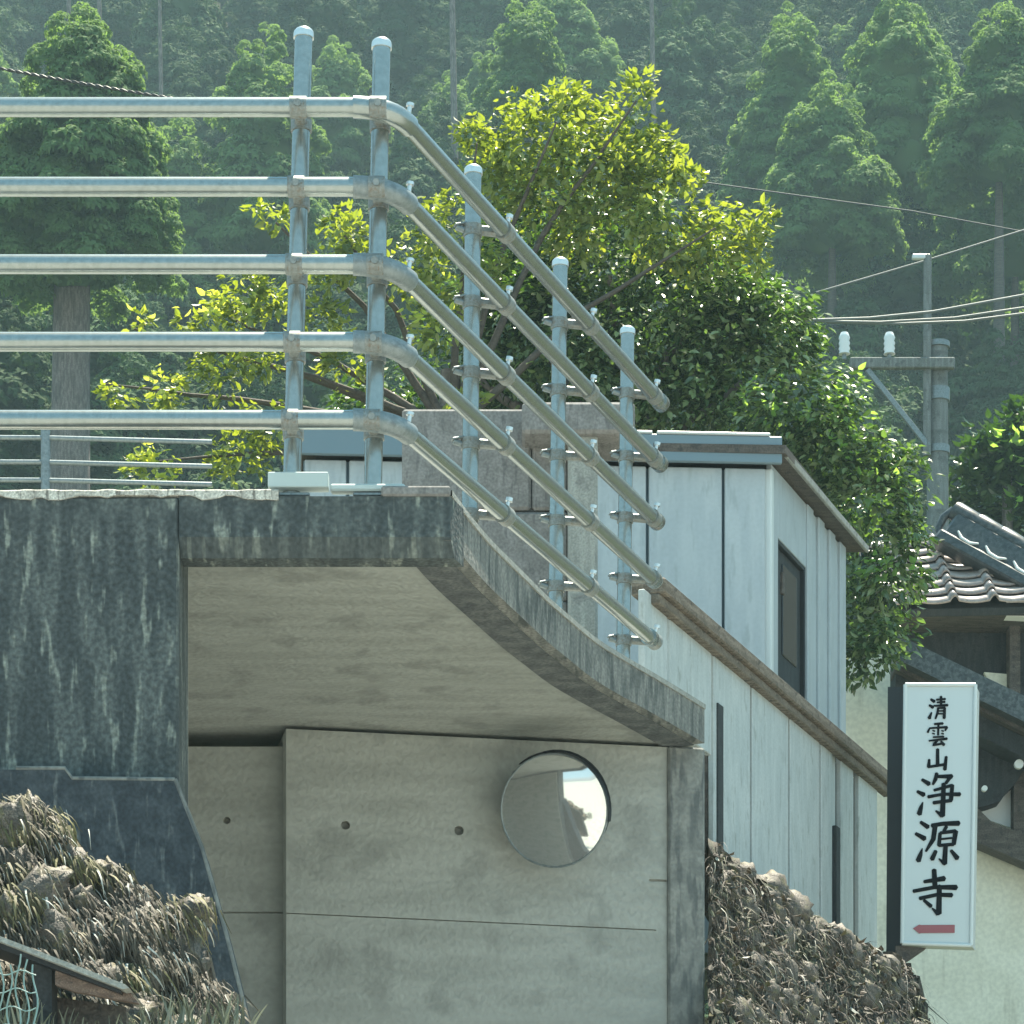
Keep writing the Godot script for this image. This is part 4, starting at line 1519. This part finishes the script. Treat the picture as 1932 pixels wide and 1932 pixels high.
func build_trees() -> void:
	# glossy evergreen behind the shed
	var z := 20.0
	var foot := Vector3(P(1180, 0, z + .6).x, 4.0, -(z + .6))
	var t := thing("evergreen_tree", "large dark glossy leaved evergreen tree spilling down beside the white shed", "tree", foot)
	var clumps := [[1150, 560, 190, .3], [1010, 640, 170, .2], [1290, 600, 180, .0], [1400, 700, 170, -.2], [1440, 610, 100, -.1], [1498, 790, 150, -.4], [1570, 850, 100, -.5], [1640, 960, 120, -.5], [1690, 1080, 82, -.6], [1600, 1130, 130, -.2], [1660, 1210, 76, -.5], [1610, 1245, 60, -.4],
		[880, 700, 130, .3], [1130, 720, 170, .0], [1280, 790, 150, .0], [1560, 960, 120, .1], [1660, 880, 80, -.5], [1720, 1010, 50, -.6], [1515, 660, 40, -.3], [1510, 570, 34, -.3], [1000, 480, 120, .5], [1060, 420, 110, .6], [1200, 440, 120, .5], [960, 560, 120, .4], [1330, 540, 110, .2], [1430, 560, 60, .1], [700, 800, 130, .4], [800, 860, 120, .4], [1500, 900, 110, .1]]
	crown(t, clumps, z, 5600.0, [.042, .088], M.dark_leaf, func(r: float, _o: Vector3) -> Color: return (Color(.06, .098, .04).lerp(Color(.13, .18, .065), r) if r < .58 else Color(.29, .35, .18)), 220, .7)
	limb(t, "trunk", [foot, foot + Vector3(.1, 1.2, .1), P(1180, 760, z + .3)], .16, .09, M.bark)
	for e in [[1010, 640], [1290, 600], [1400, 720], [1560, 820], [1150, 520], [1620, 1000], [880, 700]]:
		limb(t, "branch", [foot + Vector3(.1, 1.4, .1), P((1180 + e[0]) * .5, lerpf(900, e[1], .5) , z + .2), P(e[0], e[1], z - .1)], .07, .018, M.bark)
	# yellow green tree: bright leaves along spreading branches
	var zy := 19.0
	var fy := Vector3(P(820, 0, zy + .8).x, 4.0, -(zy + .8))
	var y := thing("yellow_leaved_tree", "sunlit yellow green broadleaf tree whose branches spread behind the pipe railing", "tree", fy)
	clumps = [[1000, 370, 85, .5], [1090, 440, 80, .6], [925, 345, 66, .5], [1180, 330, 80, .5], [1240, 300, 62, .6], [1300, 470, 60, .5], [1050, 250, 95, .6], [1180, 230, 85, .6], [950, 285, 85, .5], [1120, 330, 105, .4], [1250, 400, 100, .4], [1350, 440, 85, .4], [1420, 470, 55, .4], [1205, 165, 36, .6], [1075, 185, 42, .6], [890, 250, 36, .5], [1290, 330, 45, .5], [1440, 410, 32, .4], [980, 210, 45, .6],
		[820, 430, 70, .2], [830, 590, 80, .1], [770, 520, 60, .2], [640, 430, 52, .2], [690, 480, 62, .2], [620, 510, 46, .2], [520, 415, 34, .1], [455, 570, 66, .1], [400, 590, 40, .0], [520, 560, 46, .1], [265, 615, 30, .0], [310, 745, 52, .0], [420, 700, 72, .1], [500, 670, 46, .1], [205, 735, 22, .0], [240, 755, 26, .0], [300, 880, 48, .0], [255, 880, 26, .0],
		[880, 760, 50, .2], [900, 500, 60, .3], [600, 610, 60, .2], [660, 690, 60, .3], [350, 610, 26, .0], [480, 395, 18, .1], [450, 860, 70, .3], [515, 800, 60, .3]]
	crown(y, clumps, zy, 5600.0, [.036, .08], M.yellow_leaf, func(r: float, _o: Vector3) -> Color: return (Color(.22, .30, .10).lerp(Color(.40, .45, .19), r) if r > .2 else Color(.13, .18, .07)), 220, .35)
	limb(y, "trunk", [fy, fy + Vector3(0, 1.3, 0), P(850, 700, zy + .7)], .12, .07, M.bark)
	for e in [[1050, 230], [1200, 190], [1350, 430], [640, 430], [520, 420], [420, 590], [250, 620], [200, 725], [300, 870], [900, 270], [560, 700]]:
		limb(y, "branch", [P(850, 820, zy + .7), P((850 + e[0]) * .5, lerpf(820, e[1], .6), zy + .5), P(e[0], e[1], zy + .1)], .032, .006, M.brown)
	# mid green tree behind the utility pole
	var zr := 34.0
	var fr := Vector3(P(1900, 0, zr).x, 4.2, -zr)
	var g := thing("roadside_tree", "mid green leafy tree behind the utility pole above the tiled roof", "tree", fr)
	crown(g, [[1900, 850, 80, 0], [1850, 890, 70, 0], [1960, 840, 110, 0], [1830, 930, 55, 0], [1930, 930, 90, 0], [1930, 790, 40, 0], [1830, 1000, 70, .4], [1910, 1000, 80, .2], [1990, 970, 90, .2]], zr, 1700.0, [.10, .17], M.dark_leaf, func(r: float, _o: Vector3) -> Color: return Color(.05, .085, .035).lerp(Color(.09, .14, .05), r), 60)
	limb(g, "trunk", [fr, P(1900, 900, zr)], .12, .06, M.bark)

# ---------------------------------------------------------------- the hillside and its cedars
func spray_mesh() -> ArrayMesh:
	# a tuft of drooping cedar needles: bent fingers
	var s := begin()
	for k in 5:
		var a := TAU * k / 5.0 + .3 * sin(k * 2.0)
		var d := Vector3(cos(a), 0, sin(a))
		var w := Vector3(-sin(a), 0, cos(a)) * .26
		var base := Vector3(0, .15, 0)
		var m := d * .5 + Vector3(0, .22 - .1 * (k % 2), 0)
		var tip := d * 1.0 + Vector3(0, -.15 - .12 * (k % 3), 0)
		tri(s, base, m - w, m + w, Vector3.UP)
		tri(s, m - w, tip, m + w, Vector3.UP)
	return done(s)

# one cedar crown, 1 unit = 1 m: a rounded cone of puffs over a lumpy core, joined into one mesh
func cedar_crown(sd: int, height: float, radius: float) -> ArrayMesh:
	var r := RandomNumberGenerator.new()
	r.seed = sd
	var spray := spray_mesh()
	var core := lump_mesh(sd, .28)
	var s := SurfaceTool.new()
	s.begin(Mesh.PRIMITIVE_TRIANGLES)
	var puffs := 112
	for k in puffs:
		var u := pow((k + .6) / puffs, .62)         # 0 tip, 1 base
		var rad := radius * pow(u, .56) * r.randf_range(.55, 1.1)
		var a := k * 2.39996 + r.randf() * .6
		var pr := radius * r.randf_range(.14, .36) * lerpf(.55, 1.0, smoothstep(0.0, .35, u))
		var c := Vector3(cos(a) * rad, height * (1.0 - u) - pr * .6, sin(a) * rad)
		var o := Vector3(cos(a), .25, sin(a)).normalized()
		# each bough is a drooping cap of sprays with a gap below it
		for q in 92:
			var v := (Vector3(r.randfn(), absf(r.randfn()) * .9, r.randfn()).normalized() + o * .45).normalized()
			var size := pr * r.randf_range(.15, .38)
			var n := (v + Vector3(0, .5, 0)).normalized()
			var x := n.cross(Vector3(r.randfn(), r.randfn(), r.randfn())).normalized()
			var b := Basis(x, n, x.cross(n)).orthonormalized()
			var flat := Vector2(v.x, v.z).length()
			s.append_from(spray, 0, Transform3D(b.scaled_local(Vector3(size, size, size)), c + v * pr * Vector3(1, .75, 1) * r.randf_range(.75, 1.1) - Vector3(0, pr * .5 * flat * flat, 0)))
	for k in range(1, 6):
		var u := (k + 1) / 7.0
		s.append_from(core, 0, Transform3D(Basis.from_euler(Vector3(0, k * 1.7, 0)).scaled_local(Vector3(radius * pow(u, .72) * .7, height * .12, radius * pow(u, .72) * .7)), Vector3(0, height * (1.0 - u) - .3, 0)))
	return s.commit()

func build_hillside() -> void:
	var s := begin(true)
	var U := 40
	var V := 30
	for i in U:
		for k in V:
			var q := []
			for e in [[0, 0], [1, 0], [1, 1], [0, 1]]:
				var x: float = -150.0 + 300.0 * (i + e[0]) / U
				var z: float = 52.0 + 168.0 * (k + e[1]) / V
				q.append(Vector3(x, hill(x, z), -z))
			quad(s, q[0], q[1], q[2], q[3], Vector3.UP)
	piece("hillside", done(s), M.forest_floor).set_meta("kind", "structure")
	var crowns := []
	for k in 5:
		crowns.append(cedar_crown(100 + k, 6.3 + .6 * k, 2.25 + .1 * (k % 3)))
	var trunk := begin(true)
	tube(trunk, [Vector3(0, -15, 0), Vector3(0, -4, 0), Vector3(0, 3.5, 0)], [.24, .19, .06], 8)
	var trunk_mesh := done(trunk)
	var tints := []
	for k in 3:
		var m: StandardMaterial3D = M.cedar.duplicate()
		m.vertex_color_use_as_albedo = false
		m.albedo_color = [lin(.10, .155, .06), lin(.12, .18, .068), lin(.085, .135, .055)][k]
		tints.append(m)
	# cedars one can tell apart: tip column and row, width in the frame, words
	var named := [
		[1570, 128, 250, "tall pointed cedar standing alone left above the utility pole"], [1742, 196, 190, "narrow cedar between the tall pointed one and the right edge"], [1915, 120, 270, "broad cedar cut by the right edge above the pole wires"],
		[1490, -6, 230, "bright topped cedar above and left of the tall pointed one"], [1690, -70, 250, "cedar at the top edge between two bright topped ones"], [1885, -12, 260, "bright topped cedar in the upper right corner"],
		[1312, 92, 190, "rounded cedar right of the yellow tree top"], [1130, 46, 210, "cedar crown just behind the top of the yellow tree"], [990, -30, 230, "cedar at the top edge above the yellow tree's left side"],
		[500, 26, 250, "puffy cedar behind the left railing post top"], [640, 62, 190, "flat topped cedar between the two railing post tops"], [850, 128, 200, "rounded cedar right of the railing corner post"],
		[110, 205, 230, "dark cedar behind the top rail at the far left"], [330, 200, 240, "dark cedar under the twisted cable's lower end"], [400, 378, 210, "low cedar seen between the second and third rails"],
		[20, 470, 170, "light green cedar bough tree at the left edge beside the brown trunk"], [1060, -60, 200, "cedar at the top edge right of the thin pale trunk"], [1420, 150, 170, "small cedar left of the tall pointed one"], [1640, 330, 180, "low cedar under the tall pointed one"], [1830, 330, 190, "low cedar above the pole wires near the right edge"], [620, 230, 190, "cedar seen between the top rail and the second rail at the posts"],
		[250, 330, 200, "cedar between the second and third rails, left of the railing posts"], [30, 330, 210, "cedar between the second and third rails at the frame's left edge"], [1350, 260, 180, "cedar just right of the yellow tree's top twigs"], [1500, 330, 200, "cedar below and left of the tall pointed one"],
		[1760, 60, 210, "cedar crown tucked under the two at the upper right"], [1220, 110, 170, "cedar right behind the tip of the yellow tree"], [1600, 30, 190, "cedar above the tip of the tall pointed one"], [-20, 60, 200, "dark cedar at the upper left corner above the twisted cable"], [930, 60, 180, "cedar left of the yellow tree's top, under the top edge"]]
	var i := 0
	for n in named:
		var k: int = i % 5
		var wid: float = 2.0 * (2.25 + .1 * (k % 3)) * 1.05
		var z: float = clampf(.78 * wid * FOCAL / n[2], 58.0, 115.0)
		var sc: float = n[2] * z / FOCAL / wid
		var tip := P(n[0], n[1], z)
		var t := thing("cedar_tree", n[3], "cedar", tip - Vector3(0, (6.3 + .6 * k) * sc + 9.0 * sc, 0), "cedars on the hillside")
		var o := piece("crown", crowns[k], tints[i % 3], t, false)
		o.transform = Transform3D(Basis(Vector3.UP, rng.randf() * TAU).scaled_local(Vector3(sc, sc, sc)), Vector3(0, 9.0 * sc, 0))
		o = piece("trunk", trunk_mesh, M.brown, t, false)
		o.transform = Transform3D(Basis().scaled(Vector3(sc, sc, sc)), Vector3(0, 9.0 * sc, 0))
		i += 1
	# the big cedar whose bare trunk shows behind the rails at the left
	var bz := 56.0
	var base := Vector3(P(133, 0, bz).x, 6.0, -bz)
	var big := thing("cedar_tree", "old cedar with a thick bare brown trunk behind the rails at the left", "cedar", base, "cedars on the hillside")
	var st := begin(true)
	tube(st, [base, P(132, 900, bz), P(136, 520, bz), P(138, 200, bz)], [.42, .38, .34, .22], 16)
	piece("trunk", done(st), M.bark, big)
	for e in [[150, 190, .9], [60, 330, .62], [235, 345, .55], [140, 330, .75]]:
		var o := piece("bough", crowns[i % 5], tints[2], big, false)
		o.transform = Transform3D(Basis(Vector3.UP, i * 1.3).scaled_local(Vector3.ONE * e[2] * .75), P(e[0], e[1], bz - .8) - Vector3(0, 3.4 * e[2] * .75, 0) - base)
		i += 1
	# thin bare trunks that catch some light
	for q in [[186, -20, 160, 0.080, "thin grey trunk at the upper left, right of the twisted cable's start"], [852, -20, 140, 0.100, "thin pale trunk at the top between the railing corner and the yellow tree"], [128, -20, 130, 0.070, "thin grey trunk at the upper left corner above the twisted cable"], [300, -20, 170, 0.065, "thin grey trunk above the twisted cable's lower end"], [1228, -10, 100, 0.075, "short bright trunk at the top edge above the yellow tree's tip"]]:
		var z := 98.0
		var a := P(q[0] + 6, q[2] + 160, z)
		var bt := thing("bare_trunk", q[4], "tree trunk", a, "bare trunks on the hillside")
		var s3 := begin(true)
		tube(s3, [a, P(q[0] + 2, (q[1] + q[2]) * .5, z), P(q[0], q[1] - 60, z)], [q[3] * 1.15, q[3], q[3] * .8], 9)
		piece("trunk", done(s3), M.bark, bt)
	# bushes that cover the foot of the hill
	var ux := []
	var uc := []
	for k in 260:
		var z := rng.randf_range(50.0, 92.0)
		var x := rng.randf_range(-.24, .24) * z
		var sc := rng.randf_range(.7, 1.3)
		ux.append(Transform3D(Basis(Vector3.UP, rng.randf() * TAU).scaled_local(Vector3(sc, sc * .6, sc)), Vector3(x, hill(x, z) - 1.0, -z)))
		uc.append(Color(.066, .108, .048) * rng.randf_range(.7, 1.25))
	var un := many("undergrowth", crowns[1], M.cedar, null, ux, uc)
	un.set_meta("label", "dark undergrowth of bushes and saplings on the lower hillside")
	un.set_meta("category", "undergrowth")
	# the rest of the forest, which reads as one mass
	for v in 5:
		var xf := []
		var tr := []
		var col := []
		for k in 130:
			var low := k % 5 < 2
			var z := rng.randf_range(62.0, 92.0) if low else 96.0 + 90.0 * pow(rng.randf(), 1.8)
			var x := rng.randf_range(-.22, .22) * z
			var sc := rng.randf_range(.65, 1.0) 
			var h := hill(x, z)
			xf.append(Transform3D(Basis(Vector3.UP, rng.randf() * TAU).scaled_local(Vector3.ONE * sc), Vector3(x, h + (rng.randf_range(2.0, 7.5) if low else 5.5) * sc, -z)))
			col.append(Color(.066, .108, .048) * rng.randf_range(.75, 1.25))
		var f := many(numbered("cedar_forest"), crowns[v], M.cedar, null, xf, col)
		f.set_meta("label", "hazy mass of dark cedars covering the hillside behind the separate trees")
		f.set_meta("category", "forest")
		f.set_meta("group", "hillside forest")
		for x in xf:
			tr.append(x)
		for c in col.size():
			col[c] = Color(.05, .047, .045)
		var g := many(numbered("cedar_trunks"), trunk_mesh, M.straw, null, tr, col)
		g.set_meta("label", "thin grey cedar trunks standing in the dark of the hillside forest")
		g.set_meta("category", "tree trunks")
		g.set_meta("group", "hillside trunks")
